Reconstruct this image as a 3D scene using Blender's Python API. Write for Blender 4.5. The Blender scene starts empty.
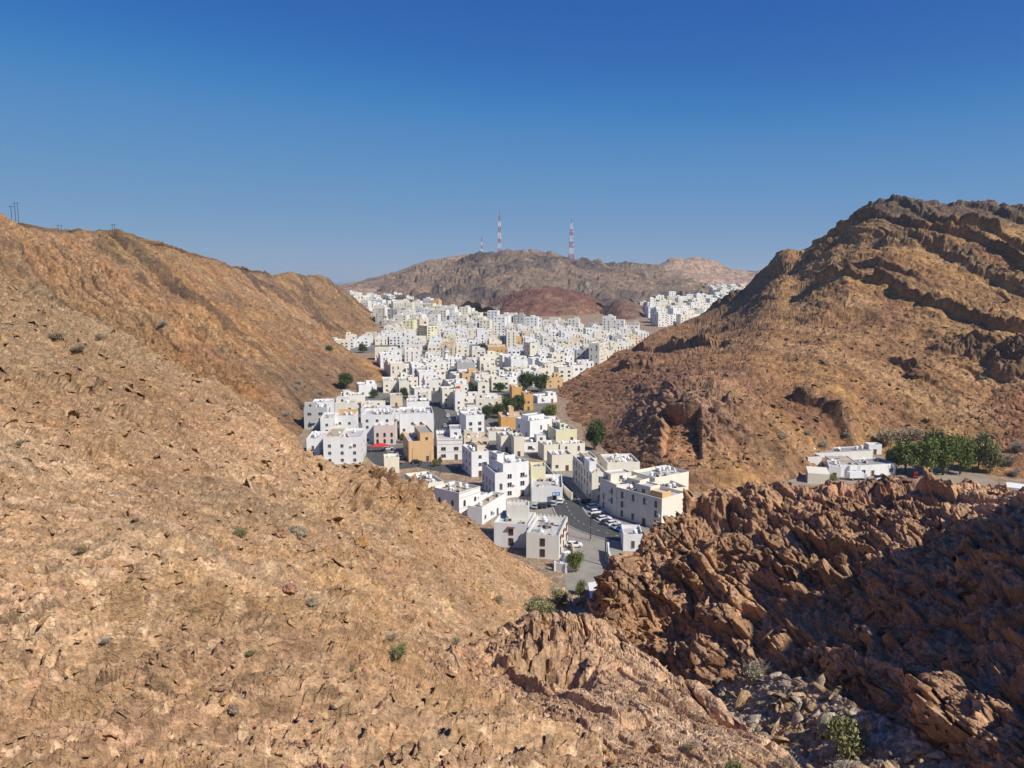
import bpy, math, random
import numpy as np
from mathutils import Vector, Matrix
random.seed(7)
RS = np.random.RandomState(11)
SC = bpy.context.scene
COL = SC.collection
# ------------------------------------------------------------------ camera geometry
F_PX = 770.0; CAM_H = 70.0
PITCH = math.atan(104.0 / F_PX)
CP, SP = math.cos(PITCH), math.sin(PITCH)

def ray(px, py):
    u = (px - 512.0) / F_PX; v = (384.0 - py) / F_PX
    return np.array([u, CP + v * SP, -SP + v * CP])

def P(px, py, Y):
    d = ray(px, py); return np.array([d[0], d[1], d[2]]) * (Y / d[1]) + np.array([0, 0, CAM_H])

def zg(y):
    """height of the valley floor: flat near the houses, climbing towards the far mountain"""
    return float(np.interp(y, [0, 550, 800, 1000, 1250, 1500, 2500, 2900, 3200, 3600], [0, 0, 4, 10, 20, 32, 44, 44, 30, -30]))

def PZ(px, py, z=0.0):
    d = ray(px, py); t = (z - CAM_H) / d[2]
    return d * t + np.array([0, 0, CAM_H])

def PG(px, py):
    """point of the valley floor"""
    d = ray(px, py); lo, hi = 20.0, 3300.0
    for _ in range(50):
        m = .5 * (lo + hi); z = CAM_H + d[2] * m / d[1]
        if z > zg(m): lo = m
        else: hi = m
    return P(px, py, lo)

def project(p):
    p = np.asarray(p, dtype=np.float64)
    x, y, z = p[..., 0], p[..., 1], p[..., 2] - CAM_H
    c = y * CP - z * SP; u = y * SP + z * CP
    c = np.maximum(c, .01)
    return 512 + F_PX * x / c, 384 - F_PX * u / c, c

# ------------------------------------------------------------------ object helpers
def tag(o, label=None, cat=None, group=None, kind=None):
    if label: o['label'] = label
    if cat: o['category'] = cat
    if group: o['group'] = group
    if kind: o['kind'] = kind
    return o

def empty(name, loc, rz=0.0):
    o = bpy.data.objects.new(name, None); COL.objects.link(o)
    o.location = loc; o.rotation_euler = (0, 0, rz); o.empty_display_size = .5
    return o

def link(name, me, parent=None, loc=None, rot=None):
    o = bpy.data.objects.new(name, me); COL.objects.link(o)
    if parent is not None: o.parent = parent
    if loc is not None: o.location = loc
    if rot is not None: o.rotation_euler = rot
    return o

def copy_tree(o, parent=None):
    c = o.copy(); COL.objects.link(c)
    if parent is not None: c.parent = parent
    for ch in list(o.children): copy_tree(ch, c)
    return c

class MB:
    """collects boxes, prisms and tubes into one mesh"""
    def __init__(s): s.v = []; s.f = []; s.m = []; s.sm = []
    def add(s, vs, fs, m=0, smooth=False):
        b = len(s.v); s.v += [tuple(map(float, q)) for q in vs]
        for f in fs: s.f.append(tuple(b + i for i in f)); s.m.append(m); s.sm.append(smooth)
    def box(s, x0, x1, y0, y1, z0, z1, m=0, top=True, bottom=True):
        vs = [(x0,y0,z0),(x1,y0,z0),(x1,y1,z0),(x0,y1,z0),(x0,y0,z1),(x1,y0,z1),(x1,y1,z1),(x0,y1,z1)]
        fs = [(0,1,5,4),(1,2,6,5),(2,3,7,6),(3,0,4,7)]
        if top: fs.append((4,5,6,7))
        if bottom: fs.append((3,2,1,0))
        s.add(vs, fs, m)
    def prism(s, poly, z0, z1, m=0, caps=True):
        n = len(poly); vs = [(x, y, z0) for x, y in poly] + [(x, y, z1) for x, y in poly]
        fs = [(i, (i+1) % n, n + (i+1) % n, n + i) for i in range(n)]
        if caps: fs += [tuple(range(n, 2*n)), tuple(reversed(range(n)))]
        s.add(vs, fs, m)
    def tube(s, a, b, ra, rb=None, n=8, m=0, caps=True, smooth=True):
        rb = ra if rb is None else rb
        a = Vector(a); b = Vector(b); d = (b - a).normalized()
        u = d.cross(Vector((0, 0, 1)) if abs(d.z) < .9 else Vector((1, 0, 0))).normalized(); w = d.cross(u)
        vs = []
        for c, r in ((a, ra), (b, rb)):
            for k in range(n):
                t = 2*math.pi*k/n; vs.append(c + u*(r*math.cos(t)) + w*(r*math.sin(t)))
        s.add(vs, [(k, (k+1) % n, n + (k+1) % n, n + k) for k in range(n)], m, smooth)
        if caps: s.add(vs, [tuple(reversed(range(n))), tuple(range(n, 2*n))], m)
    def mesh(s, name, mats):
        me = bpy.data.meshes.new(name); me.from_pydata(s.v, [], s.f)
        for mt in (mats if isinstance(mats, (list, tuple)) else [mats]): me.materials.append(mt)
        me.polygons.foreach_set('material_index', s.m)
        me.polygons.foreach_set('use_smooth', s.sm)
        me.update(); return me
    def build(s, name, mats, parent=None, loc=None, rot=None):
        return link(name, s.mesh(name, mats), parent, loc, rot)

# ------------------------------------------------------------------ numpy noise
_T = 8192
_G = RS.normal(size=(_T, 3)).astype(np.float32); _G /= np.linalg.norm(_G, axis=1, keepdims=True)
_J = RS.rand(_T, 4).astype(np.float32); _TV = (RS.rand(_T, 3).astype(np.float32) - .5) * 2

def _h(ix, iy, iz, seed):
    return ((ix * 73856093) ^ (iy * 19349663) ^ (iz * 83492791) ^ (seed * 2654435)) & (_T-1)

from concurrent.futures import ThreadPoolExecutor
_POOL = ThreadPoolExecutor(4)
def threaded(fn):
    def run(p, seed=0):
        p = np.asarray(p, np.float32)
        if len(p) < 8000: return fn(p, seed)
        parts = np.array_split(p, max(4, len(p)//24000))
        out = list(_POOL.map(lambda q: fn(q, seed), parts))
        if isinstance(out[0], tuple): return tuple(np.concatenate(z) for z in zip(*out))
        return np.concatenate(out)
    return run

@threaded
def perlin(p, seed=0):
    pf = np.floor(p); i = pf.astype(np.int64); f = (p - pf).astype(np.float32)
    w = f*f*f*(f*(f*6-15)+10); out = 0
    for dx in (0, 1):
        wx = w[:, 0] if dx else 1 - w[:, 0]
        for dy in (0, 1):
            wy = w[:, 1] if dy else 1 - w[:, 1]
            for dz in (0, 1):
                wz = w[:, 2] if dz else 1 - w[:, 2]
                g = _G[_h(i[:, 0]+dx, i[:, 1]+dy, i[:, 2]+dz, seed)]
                out = out + wx*wy*wz*(g[:, 0]*(f[:, 0]-dx) + g[:, 1]*(f[:, 1]-dy) + g[:, 2]*(f[:, 2]-dz))
    return out * 1.5

def fbm(p, scale, octs=4, gain=.5, seed=0, ridged=False):
    a = 1.0; s = 1.0/scale; out = np.zeros(len(p), np.float32); t = 0
    for o in range(octs):
        n = perlin(p*s, seed + o*17)
        if ridged: n = 1 - 2*np.abs(n)
        out += a*n; t += a; a *= gain; s *= 2.03
    return out/t

@threaded
def worley(p, seed=0):
    pf = np.floor(p); i = pf.astype(np.int64); f = (p - pf).astype(np.float32)
    n = len(p); f1 = np.full(n, 9., np.float32); f2 = np.full(n, 9., np.float32)
    hb = np.zeros(n, np.int64); vb = np.zeros((n, 3), np.float32)
    for dx in (-1, 0, 1):
        for dy in (-1, 0, 1):
            for dz in (-1, 0, 1):
                h = _h(i[:, 0]+dx, i[:, 1]+dy, i[:, 2]+dz, seed)
                v = f - (_J[h, :3]*.9 + np.array([dx, dy, dz], np.float32))
                d = (v*v).sum(1)
                c = d < f1
                f2 = np.minimum(f2, np.maximum(f1, d)); f1 = np.minimum(f1, d)
                np.copyto(hb, h, where=c); np.copyto(vb, v, where=c[:, None])
    return np.sqrt(f1), np.sqrt(f2), hb, vb

def facets(p, frame, size, aniso, seed, tilt=1.0, step=1.0, crack=.0, warp=.25, soft=.16):
    """broken rock: every Voronoi cell a tilted face at its own height; frame rows = axes of the bedding"""
    q = (p @ frame.T) / (np.array(aniso, np.float32)*size)
    wv = np.stack([perlin(q*1.3+9.1*k, seed+k) for k in range(3)], 1)*warp
    q = q + wv
    f1, f2, h, v = worley(q, seed)
    d = step*(_J[h, 3]-.5) + tilt*(_TV[h]*v).sum(1)
    e = np.clip((f2-f1)/soft, 0, 1); e = e*e*(3-2*e)
    d = (d+.55)*e - .25 - crack*(1-e)
    return d, h, f2-f1

def lin(r, g, b, k=1.0):
    f = lambda c: ((c/255.+.055)/1.055)**2.4 if c > 10 else c/255./12.92
    return np.array([f(r)*k, f(g)*k, f(b)*k], np.float32)

def sstep(a, b, x):
    t = np.clip((x-a)/(b-a), 0, 1); return t*t*(3-2*t)

def mixc(c, col, w):
    w = np.broadcast_to(np.asarray(w, np.float32), (len(c),))
    col = np.asarray(col, np.float32)
    return c*(1-w[:, None]) + (col if col.ndim == 2 else col[None])*w[:, None]

# ------------------------------------------------------------------ curved sheets of terrain
def cr(t, p0, p1, p2, p3):
    return .5*((2*p1) + (-p0+p2)*t + (2*p0-5*p1+4*p2-p3)*t*t + (-p0+3*p1-3*p2+p3)*t*t*t)

def cr_grid(c, ns):
    """Catmull-Rom along axis 0 of c (n,m,3) with ns[i] steps in interval i"""
    n = len(c); ext = np.concatenate([2*c[:1]-c[1:2], c, 2*c[-1:]-c[-2:-1]], 0); out = []
    for i in range(n-1):
        t = (np.arange(ns[i])/ns[i])[:, None, None]
        out.append(cr(t, ext[i][None], ext[i+1][None], ext[i+2][None], ext[i+3][None]))
    out.append(c[-1:]); return np.concatenate(out, 0)

def sheet(ctrl, dens, hidden_rows=(), maxn=400, minn=3, rdens=None):
    """ctrl: rows of control points; dense points on the surface, about dens per pixel of the picture"""
    c = np.array([[P(*q) if q[0] != 'w' else np.array(q[1:], float) for q in row] for row in ctrl])
    px, py, dd = project(c)
    px = np.clip(px, -150, 1174); py = np.clip(py, 100, 860)
    R, K = c.shape[:2]
    nr = []
    for i in range(R-1):
        L = np.hypot(px[i+1]-px[i], py[i+1]-py[i]); n = int(np.percentile(L, 80)*(rdens or dens))
        if i in hidden_rows: n = max(8, n//4)
        nr.append(int(np.clip(n, minn, maxn)))
    nc = []
    for j in range(K-1):
        L = np.hypot(px[:, j+1]-px[:, j], py[:, j+1]-py[:, j]); nc.append(int(np.clip(np.max(L)*dens, minn, maxn)))
    g = cr_grid(c, nr)
    g = cr_grid(g.transpose(1, 0, 2), nc).transpose(1, 0, 2)
    return g

def normals(g):
    du = np.gradient(g, axis=1); dv = np.gradient(g, axis=0)
    n = np.cross(du, dv); n /= np.maximum(np.linalg.norm(n, axis=2, keepdims=True), 1e-9)
    return n

PATCH = {}
def build_sheet(name, g, colr, mat, smooth=False, flip=False):
    R, K = g.shape[:2]
    idx = np.arange(R*K).reshape(R, K)
    q = np.stack([idx[:-1, :-1], idx[:-1, 1:], idx[1:, 1:], idx[1:, :-1]], -1).reshape(-1, 4)
    if flip: q = q[:, ::-1]
    me = bpy.data.meshes.new(name)
    me.vertices.add(R*K); me.vertices.foreach_set('co', g.astype(np.float32).ravel())
    nf = len(q); me.loops.add(nf*4); me.polygons.add(nf)
    me.loops.foreach_set('vertex_index', q.astype(np.int32).ravel())
    me.polygons.foreach_set('loop_start', np.arange(0, nf*4, 4, dtype=np.int32))
    me.polygons.foreach_set('loop_total', np.full(nf, 4, np.int32))
    me.polygons.foreach_set('use_smooth', np.full(nf, smooth))
    me.update(calc_edges=True)
    a = me.color_attributes.new('Rock', 'FLOAT_COLOR', 'POINT')
    c4 = np.ones((R*K, 4), np.float32); c4[:, :3] = np.clip(colr, .004, .9); a.data.foreach_set('color', c4.ravel())
    me.materials.append(mat)
    o = link(name, me)
    px, py, dd = project(g.reshape(-1, 3)); PATCH[name] = (g.reshape(-1, 3), px, py, dd)
    return o

def on_patch(names, px, py, tol=3.0):
    """the nearest visible point of the terrain at a spot of the picture"""
    best = None
    for n in names:
        g, X, Y, D = PATCH[n]
        m = (np.abs(X-px) < tol) & (np.abs(Y-py) < tol)
        if m.any():
            k = np.where(m)[0]; j = k[np.argmin(D[k])]
            if best is None or D[j] < best[1]: best = (g[j].copy(), D[j])
    if best is None: return None
    return best[0]

def line_frame(a, b, n):
    """axes of the bedding: along the line a-b, across it in the slope, and the slope's normal"""
    d = (b-a)/np.linalg.norm(b-a); n = n/np.linalg.norm(n); n = n-d*np.dot(n, d); n /= np.linalg.norm(n)
    s = np.cross(n, d)
    return np.stack([d, s, n]).astype(np.float32)

# ------------------------------------------------------------------ materials
def new_mat(name):
    m = bpy.data.materials.new(name); m.use_nodes = True
    nt = m.node_tree; b = nt.nodes['Principled BSDF']; return m, nt, b

def _noise(nt, scale, detail=4, rough=.55, coord=None):
    n = nt.nodes.new('ShaderNodeTexNoise'); n.inputs['Scale'].default_value = scale
    n.inputs['Detail'].default_value = detail; n.inputs['Roughness'].default_value = rough
    if coord is not None: nt.links.new(coord, n.inputs['Vector'])
    return n

def rock_material(name, s1, s2, bump_d, amt=.5):
    """colour from the rock types stored on the mesh, varied by grain; bump for stones too small to model"""
    m, nt, b = new_mat(name); L = nt.links
    co = nt.nodes.new('ShaderNodeTexCoord').outputs['Object']
    at = nt.nodes.new('ShaderNodeVertexColor'); at.layer_name = 'Rock'
    n1 = _noise(nt, s1, 6, .65, co); n2 = _noise(nt, s2, 3, .6, co)
    v = nt.nodes.new('ShaderNodeTexVoronoi'); v.inputs['Scale'].default_value = s2*.6; L.new(co, v.inputs['Vector'])
    mr = nt.nodes.new('ShaderNodeMapRange'); mr.inputs[1].default_value = .25; mr.inputs[2].default_value = .75
    mr.inputs[3].default_value = 1-amt; mr.inputs[4].default_value = 1+amt
    L.new(n1.outputs['Fac'], mr.inputs[0])
    mr2 = nt.nodes.new('ShaderNodeMapRange'); mr2.inputs[1].default_value = .3; mr2.inputs[2].default_value = .7
    mr2.inputs[3].default_value = 1-amt*.7; mr2.inputs[4].default_value = 1+amt*.7
    L.new(n2.outputs['Fac'], mr2.inputs[0])
    sx = nt.nodes.new('ShaderNodeSeparateColor'); L.new(v.outputs['Color'], sx.inputs[0])
    mr3 = nt.nodes.new('ShaderNodeMapRange'); mr3.inputs[3].default_value = 1-amt*.45; mr3.inputs[4].default_value = 1+amt*.45
    L.new(sx.outputs[0], mr3.inputs[0])
    m1 = nt.nodes.new('ShaderNodeMath'); m1.operation = 'MULTIPLY'; L.new(mr.outputs[0], m1.inputs[0]); L.new(mr2.outputs[0], m1.inputs[1])
    m2 = nt.nodes.new('ShaderNodeMath'); m2.operation = 'MULTIPLY'; L.new(m1.outputs[0], m2.inputs[0]); L.new(mr3.outputs[0], m2.inputs[1])
    vm = nt.nodes.new('ShaderNodeVectorMath'); vm.operation = 'SCALE'
    L.new(at.outputs['Color'], vm.inputs[0]); L.new(m2.outputs[0], vm.inputs['Scale'])
    L.new(vm.outputs[0], b.inputs['Base Color'])
    b.inputs['Roughness'].default_value = .92; b.inputs['Specular IOR Level'].default_value = .15
    ad = nt.nodes.new('ShaderNodeMath'); ad.operation = 'ADD'; L.new(n1.outputs['Fac'], ad.inputs[0])
    ml = nt.nodes.new('ShaderNodeMath'); ml.operation = 'MULTIPLY'; ml.inputs[1].default_value = .5; L.new(n2.outputs['Fac'], ml.inputs[0]); L.new(ml.outputs[0], ad.inputs[1])
    ad2 = nt.nodes.new('ShaderNodeMath'); ad2.operation = 'ADD'; L.new(ad.outputs[0], ad2.inputs[0])
    ml2 = nt.nodes.new('ShaderNodeMath'); ml2.operation = 'MULTIPLY'; ml2.inputs[1].default_value = .5; L.new(sx.outputs[1], ml2.inputs[0]); L.new(ml2.outputs[0], ad2.inputs[1])
    bp = nt.nodes.new('ShaderNodeBump'); bp.inputs['Strength'].default_value = 1.0; bp.inputs['Distance'].default_value = bump_d
    L.new(ad2.outputs[0], bp.inputs['Height']); L.new(bp.outputs[0], b.inputs['Normal'])
    return m

def plain(name, col, rough=.8, amt=.12, scale=.8, spec=.3, metal=0.0, streak=False):
    """painted or plastered surface with uneven tone"""
    m, nt, b = new_mat(name); L = nt.links
    co = nt.nodes.new('ShaderNodeTexCoord').outputs['Object']
    if streak:
        mp = nt.nodes.new('ShaderNodeMapping'); mp.inputs['Scale'].default_value = (1, 1, .22); L.new(co, mp.inputs[0]); co = mp.outputs[0]
    n = _noise(nt, scale, 5, .65, co)
    mr = nt.nodes.new('ShaderNodeMapRange'); mr.inputs[1].default_value = .3; mr.inputs[2].default_value = .7
    mr.inputs[3].default_value = 1-amt; mr.inputs[4].default_value = 1+amt*.3; L.new(n.outputs['Fac'], mr.inputs[0])
    oi = nt.nodes.new('ShaderNodeObjectInfo')
    vm = nt.nodes.new('ShaderNodeVectorMath'); vm.operation = 'SCALE'; vm.inputs[0].default_value = tuple(float(c) for c in col[:3])
    L.new(mr.outputs[0], vm.inputs['Scale']); L.new(vm.outputs[0], b.inputs['Base Color'])
    b.inputs['Roughness'].default_value = rough; b.inputs['Specular IOR Level'].default_value = spec
    b.inputs['Metallic'].default_value = metal
    return m

def leafy(name, c1, c2):
    m, nt, b = new_mat(name); L = nt.links
    co = nt.nodes.new('ShaderNodeTexCoord').outputs['Object']
    n = _noise(nt, .9, 4, .6, co)
    r = nt.nodes.new('ShaderNodeValToRGB'); r.color_ramp.elements[0].color = (*c1, 1); r.color_ramp.elements[1].color = (*c2, 1)
    r.color_ramp.elements[0].position = .35; r.color_ramp.elements[1].position = .68
    L.new(n.outputs['Fac'], r.inputs[0]); L.new(r.outputs[0], b.inputs['Base Color'])
    b.inputs['Roughness'].default_value = .7; b.inputs['Specular IOR Level'].default_value = .2
    return m
# ================================================================== TERRAIN
ROCK_NEAR = rock_material('rock_near', 1.6, 6.0, .26, .38)
ROCK_MID = rock_material('rock_mid', .32, 1.3, .75, .42)
ROCK_FAR = rock_material('rock_far', .07, .35, 2.6, .42)

# sRGB tones of the rock types, turned into base colours
K = .70
TAN = lin(204, 164, 122, K); PALE = lin(224, 190, 148, K); OCHRE = lin(198, 150, 94, K); PINK = lin(200, 152, 122, K)
BROWN = lin(142, 106, 76, K); DARK = lin(92, 74, 58, K); GREY = lin(166, 150, 126, K); RED = lin(164, 106, 78, K)
RUST = lin(186, 124, 70, K); GOLD = lin(196, 152, 92, K); MAUVE = lin(136, 110, 98, K)

def apply_disp(g, d, n=None, soft=1):
    n = normals(g) if n is None else n
    d = d.reshape(g.shape[0], g.shape[1])
    for _ in range(soft):
        e = np.pad(d, 1, mode='edge'); d = (e[:-2, 1:-1]+2*e[1:-1, 1:-1]+e[2:, 1:-1])/4
        e = np.pad(d, 1, mode='edge'); d = (e[1:-1, :-2]+2*e[1:-1, 1:-1]+e[1:-1, 2:])/4
    return g + n*d[..., None]

def strata_col(base, p, frame, cols, period, seed, w=.8, warp=1.0, sharp=.15):
    """alternating beds: colour by the bed a point lies in"""
    q = p @ frame.T
    s = q[:, 1]/period + warp*fbm(p, period*6, 3, seed=seed)
    k = np.floor(s).astype(np.int64); h = (k*7919+seed*31) % _T
    j = _J[h, 0]; out = base.copy()
    for i, c in enumerate(cols):
        lo, hi = i/len(cols), (i+1)/len(cols); sel = ((j >= lo) & (j < hi)).astype(np.float32)*w
        out = mixc(out, c, sel)
    return out, s, h

def clefts(s, p, size, seed, w=.06, cut=.08):
    """dark open joints that follow the bedding for a few metres and die out"""
    f = s-np.floor(s); f = np.minimum(f, 1-f); k = _J[((np.floor(s+.5)).astype(np.int64)*6151+seed) & (_T-1), 2]
    return np.exp(-(f/w)**2)*sstep(cut, cut+.12, fbm(p, size, 2, seed=seed)+.35*(k-.5))

def ledge(s, h, lo=.0, hi=1.0):
    """cross profile of tilted beds: each comes forward slowly and breaks back sharply"""
    f = s-np.floor(s); pr = np.where(f < .82, f/.82, (1-f)/.18)
    return pr*(lo+(hi-lo)*_J[h, 1])

# ---- near slope on the left (the camera stands on its foot)
cA = [
 [(-170,1100,6),(0,1150,6),(110,1150,6),(200,1150,6),(290,1150,6),(350,1150,6),(420,1150,6),(480,1150,6),(540,1150,6),(600,1150,6)],
 [(-160,830,16),(0,830,16),(110,830,16),(200,830,16),(290,830,17),(350,830,17),(420,830,17),(480,830,17),(540,830,17),(600,830,17)],
 [(-160,740,21),(0,735,23.5),(110,735,24),(200,735,24),(290,735,24),(350,730,25),(420,725,26),(480,725,27),(540,725,28),(600,730,30)],
 [(-150,620,30),(0,620,32),(110,625,33),(200,630,34),(290,640,36),(350,650,38),(420,660,43),(480,670,50),(540,682,58),(600,690,62)],
 [(-140,500,38),(0,505,43),(105,515,47),(195,530,51),(280,550,57),(345,565,66),(415,590,80),(478,615,92),(530,640,102),(590,655,112)],
 [(-130,380,52),(0,385,64),(100,415,72),(185,445,78),(275,480,88),(335,502,98),(400,515,110),(455,545,124),(512,585,140),(575,622,150)],
 [(-120,290,72),(0,312,88),(98,355,96),(178,392,102),(262,428,108),(325,466,118),(388,486,124),(436,508,136),(502,555,156),(565,600,168)],
 [(-120,225,90),(0,273,104),(98,323,112),(176,364,118),(250,402,124),(322,456,128),(385,470,129),(430,492,141),(498,540,162),(560,588,175)],
 [('w',-95,125,62),('w',-78,132,58),('w',-66,138,52),('w',-56,140,44),('w',-46,142,38),('w',-36,142,30),('w',-26,142,30),('w',-16,152,20),('w',-4,170,4),('w',12,180,-4)],
 [('w',-110,175,20),('w',-95,178,16),('w',-80,180,10),('w',-68,178,4),('w',-58,172,0),('w',-44,164,-3),('w',-32,160,-3),('w',-18,166,-4),('w',-4,178,-6),('w',12,186,-8)],
]
g = sheet(cA, 1.1, hidden_rows=(7, 8), rdens=1.7)
p = g.reshape(-1, 3).astype(np.float32)
PX, PY, PD = [a.astype(np.float32) for a in project(p)]
n0 = normals(g); nav = n0.reshape(-1, 3).mean(0)
fr = line_frame(P(0, 600, 33), P(300, 640, 37), nav)
scl = np.clip(PD/45., .6, 2.6).astype(np.float32)                      # far rock is seen only in its larger forms
d = (2.2*fbm(p, 26, 3, seed=3) + 1.0*fbm(p, 9, 3, seed=5, ridged=True))*sstep(13, 42, PD)
scree = sstep(-.10, .22, fbm(p, 17, 3, seed=8) + .22*sstep(330, 520, PX)*sstep(520, 600, PY)
              - .35*sstep(.0, 1., 1-np.hypot((PX-395)/75, (PY-500)/45)) - .1*sstep(230, 60, PX))
f1, h1, e1 = facets(p, fr, 4.6, (2.6, .5, .8), 21, 1.0, .8, .12, soft=.09)
f2_, h2, e2 = facets(p, fr, 1.7, (2.8, .42, .8), 22, 1.0, .9, .22, soft=.10)
f3, h3, e3 = facets(p, fr, .62, (2.4, .5, .8), 23, 1.0, 1.0, .25, soft=.12)
f4, h4, e4 = facets(p, fr, .26, (1.5, .7, .8), 24, 1.0, 1.0, .2)
far = sstep(60, 110, PD)
base, s, hs = strata_col(np.tile(TAN, (len(p), 1)), p, fr, [TAN, PALE, PINK, TAN, OCHRE, GREY, PALE], 1.25, 5, w=.42, warp=1.6)
led = ledge(s, hs)
base2, s2, hs2 = strata_col(base, p, fr, [TAN, PALE, PINK, BROWN, PALE], .42, 9, w=.22, warp=2.2)
led2 = ledge(s2, hs2)
rk = 1-scree
d += (.65*f1)*(.3+.7*rk) + (.42*f2_)*(.4+.6*rk) + .30*f3*(.6+.4*rk) + .13*f4
d += (.3+.7*rk)*(.8*led*sstep(-.3, .2, fbm(p, 8, 2, seed=31)) + .30*led2)
# the split crag on the crest above the houses
cg = np.clip(1-np.hypot((PX-392)/62, (PY-492)/36), 0, 1)
fc, hc, ec = facets(p, line_frame(P(395, 475, 129), P(412, 520, 118), nav), 4.2, (1.8, .7, .9), 27, 1.0, 1.0, .6)
d += sstep(0, .5, cg)*(2.0*fc + .9)
# ridge ledge in the lower left corner
lg = np.exp(-((PY-(712+.12*PX-8*np.sin(PX/37.)))/7.)**2)*sstep(150, 100, PX)
d += -.22*lg
for (lx, ly, lw, lh, la) in ((35, 462, 55, 16, .8), (118, 548, 60, 14, .6), (215, 612, 70, 15, .55), (62, 512, 70, 12, .5), (150, 650, 80, 18, .5), (300, 585, 40, 12, .7), (30, 600, 60, 14, .5), (20, 700, 90, 20, .5), (205, 470, 50, 12, .6), (330, 560, 50, 12, .5),
        (140, 412, 60, 12, .8), (60, 385, 60, 10, .7), (420, 600, 45, 10, .5), (260, 520, 50, 10, .6), (385, 560, 30, 9, .6), (255, 690, 60, 16, .4), (90, 455, 40, 9, .7), (300, 500, 40, 9, .7)):
    u_ = (ly+.16*(PX-lx)+9*fbm(p, 5, 2, seed=int(lx)+400)-PY)/lh
    d += 1.0*la*np.clip(PD/48, .5, 2.2)*np.exp(-((PX-lx)/lw)**4)*sstep(-.35, .1, u_)*np.exp(-np.maximum(u_, 0)*1.3)
d -= .8*clefts(s, p, 6, 301, .07, -.04) + .4*clefts(s2, p, 2.6, 302, .13, -.03)
d -= 1.25*sstep(45, 115, PD) + .15
d -= .25
d *= sstep(4, 14, PD)
g2 = apply_disp(g, d, n0, 1)
c = base2
c = mixc(c, GREY, .55*sstep(.1, .5, fbm(p, 5, 3, seed=41))*sstep(-.1, .3, fbm(p, 22, 2, seed=42)))
c = mixc(c, GOLD, .5*sstep(.0, .4, fbm(p, 14, 3, seed=43)))
c = mixc(c, lin(176, 150, 116, K), .45*sstep(430, 330, PY)*sstep(320, 100, PX))
c = mixc(c, RUST, .38*sstep(.1, .5, fbm(p, 11, 3, seed=44))*sstep(520, 380, PY))
c = mixc(c, lin(158, 140, 112, K), .6*sstep(.02, .3, fbm(p, 34, 3, seed=46))); c = mixc(c, lin(160, 118, 84, K), .5*sstep(.05, .3, fbm(p, 20, 3, seed=47)))
c = mixc(c, OCHRE, .4*sstep(0, .6, cg)); c = mixc(c, BROWN, .4*sstep(.1, .6, cg)*(_J[hc, 2] > .5))
c = mixc(c, lin(196, 150, 108, K), .4*scree)
c = mixc(c, PINK, .35*sstep(600, 700, PY)*sstep(.0, .4, fbm(p, 6, 3, seed=45)))
c *= (1+.34*(_J[h3, 2]-.5)+.3*(_J[h2, 2]-.5))[:, None]
c = mixc(c, DARK*1.3, .6*((_J[h3, 0] > .93) & (_J[h2, 0] > .3)))
c = mixc(c, PALE*1.15, .7*(_J[h4, 0] > .93))
c = mixc(c*1.06, c.mean(1)[:, None]*np.array([1.42, 1.0, .68], np.float32)*1.06, .2)*1.06
c = mixc(c, lin(150, 126, 96, K), .45*sstep(470, 340, PY)*sstep(330, 100, PX)); c = mixc(c, lin(150, 116, 84, K), .35*sstep(-.05, .25, fbm(p, 26, 3, seed=48)))
build_sheet('rocky_slope', g2, c, ROCK_NEAR)
tag(bpy.data.objects['rocky_slope'], kind='structure')

# ---- rock mass at the photographer's feet, with its broken crest
cG = [
 [('w',-16,-14,66),('w',-8,-14,67),('w',-4,-14,67.5),('w',-2,-14,68),('w',0,-14,68),('w',2,-14,68),('w',4,-14,68),('w',6,-14,67),('w',9,-14,66),('w',13,-14,63),('w',18,-14,60)],
 [('w',-9,5,62),('w',-5,5,64),('w',-3,5,64.6),('w',-1.5,5,65),('w',0,5,65),('w',.6,5,65),('w',1.5,5,65),('w',3,5,64.6),('w',5,5,64),('w',7,5,62),('w',11,6,58)],
 [(60,900,13),(190,880,14),(290,870,14),(380,860,14.5),(450,860,15),(510,860,15.5),(560,860,16),(630,860,16),(710,860,16),(790,870,16),(900,900,15)],
 [(75,860,17),(195,830,19),(292,765,21),(385,755,22),(460,755,23),(515,755,24),(560,755,25),(625,760,25),(705,775,24),(780,795,23),(880,850,20)],
 [(85,850,19.3),(200,800,22),(294,715,26),(390,700,30),(470,700,33),(522,700,34),(562,700,34.5),(630,705,34),(708,735,31),(775,760,28),(860,812,24)],
 [(90,845,20.5),(200,782,23.6),(295,690,29.6),(392,662,36),(484,652,42),(520,642,45.5),(560,640,46.5),(622,658,44.5),(698,712,38.5),(756,752,33),(800,800,27)],
 [(90,842,21.6),(200,774,24.6),(296,684,31),(392,656,37.6),(482,646,44),(520,630,48.5),(560,624,50),(618,640,48),(694,698,42),(752,742,35.5),(796,790,29)],
 [('w',-14,22,49),('w',-12,27,48.5),('w',-10.5,34,48.5),('w',-7,42,46.5),('w',-2,52,42),('w',.5,56,38),('w',4.5,57,36),('w',8.5,54,34),('w',12,47,33),('w',13,38,36),('w',12.5,30,42)],
 [('w',-15,26,44),('w',-12.5,31,44),('w',-11.5,38,43),('w',-8,46,40),('w',-2,62,30),('w',2,66,27),('w',8,68,25),('w',14,66,24),('w',19,60,24),('w',21,50,26),('w',20,38,32)],
]
g = sheet(cG, 1.3, hidden_rows=(0, 1, 6, 7), rdens=2.4)
p = g.reshape(-1, 3).astype(np.float32); PX, PY, PD = [a.astype(np.float32) for a in project(p)]
n0 = normals(g); vis = (PY < 800) & (PD > 15); nav = n0.reshape(-1, 3)[vis].mean(0)
fr = line_frame(P(560, 640, 46), P(700, 730, 33), nav)
fr2 = line_frame(P(300, 700, 27), P(420, 768, 21), nav)
d = .7*fbm(p, 9, 3, seed=53) + .2*fbm(p, 3, 3, seed=54, ridged=True)
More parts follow.
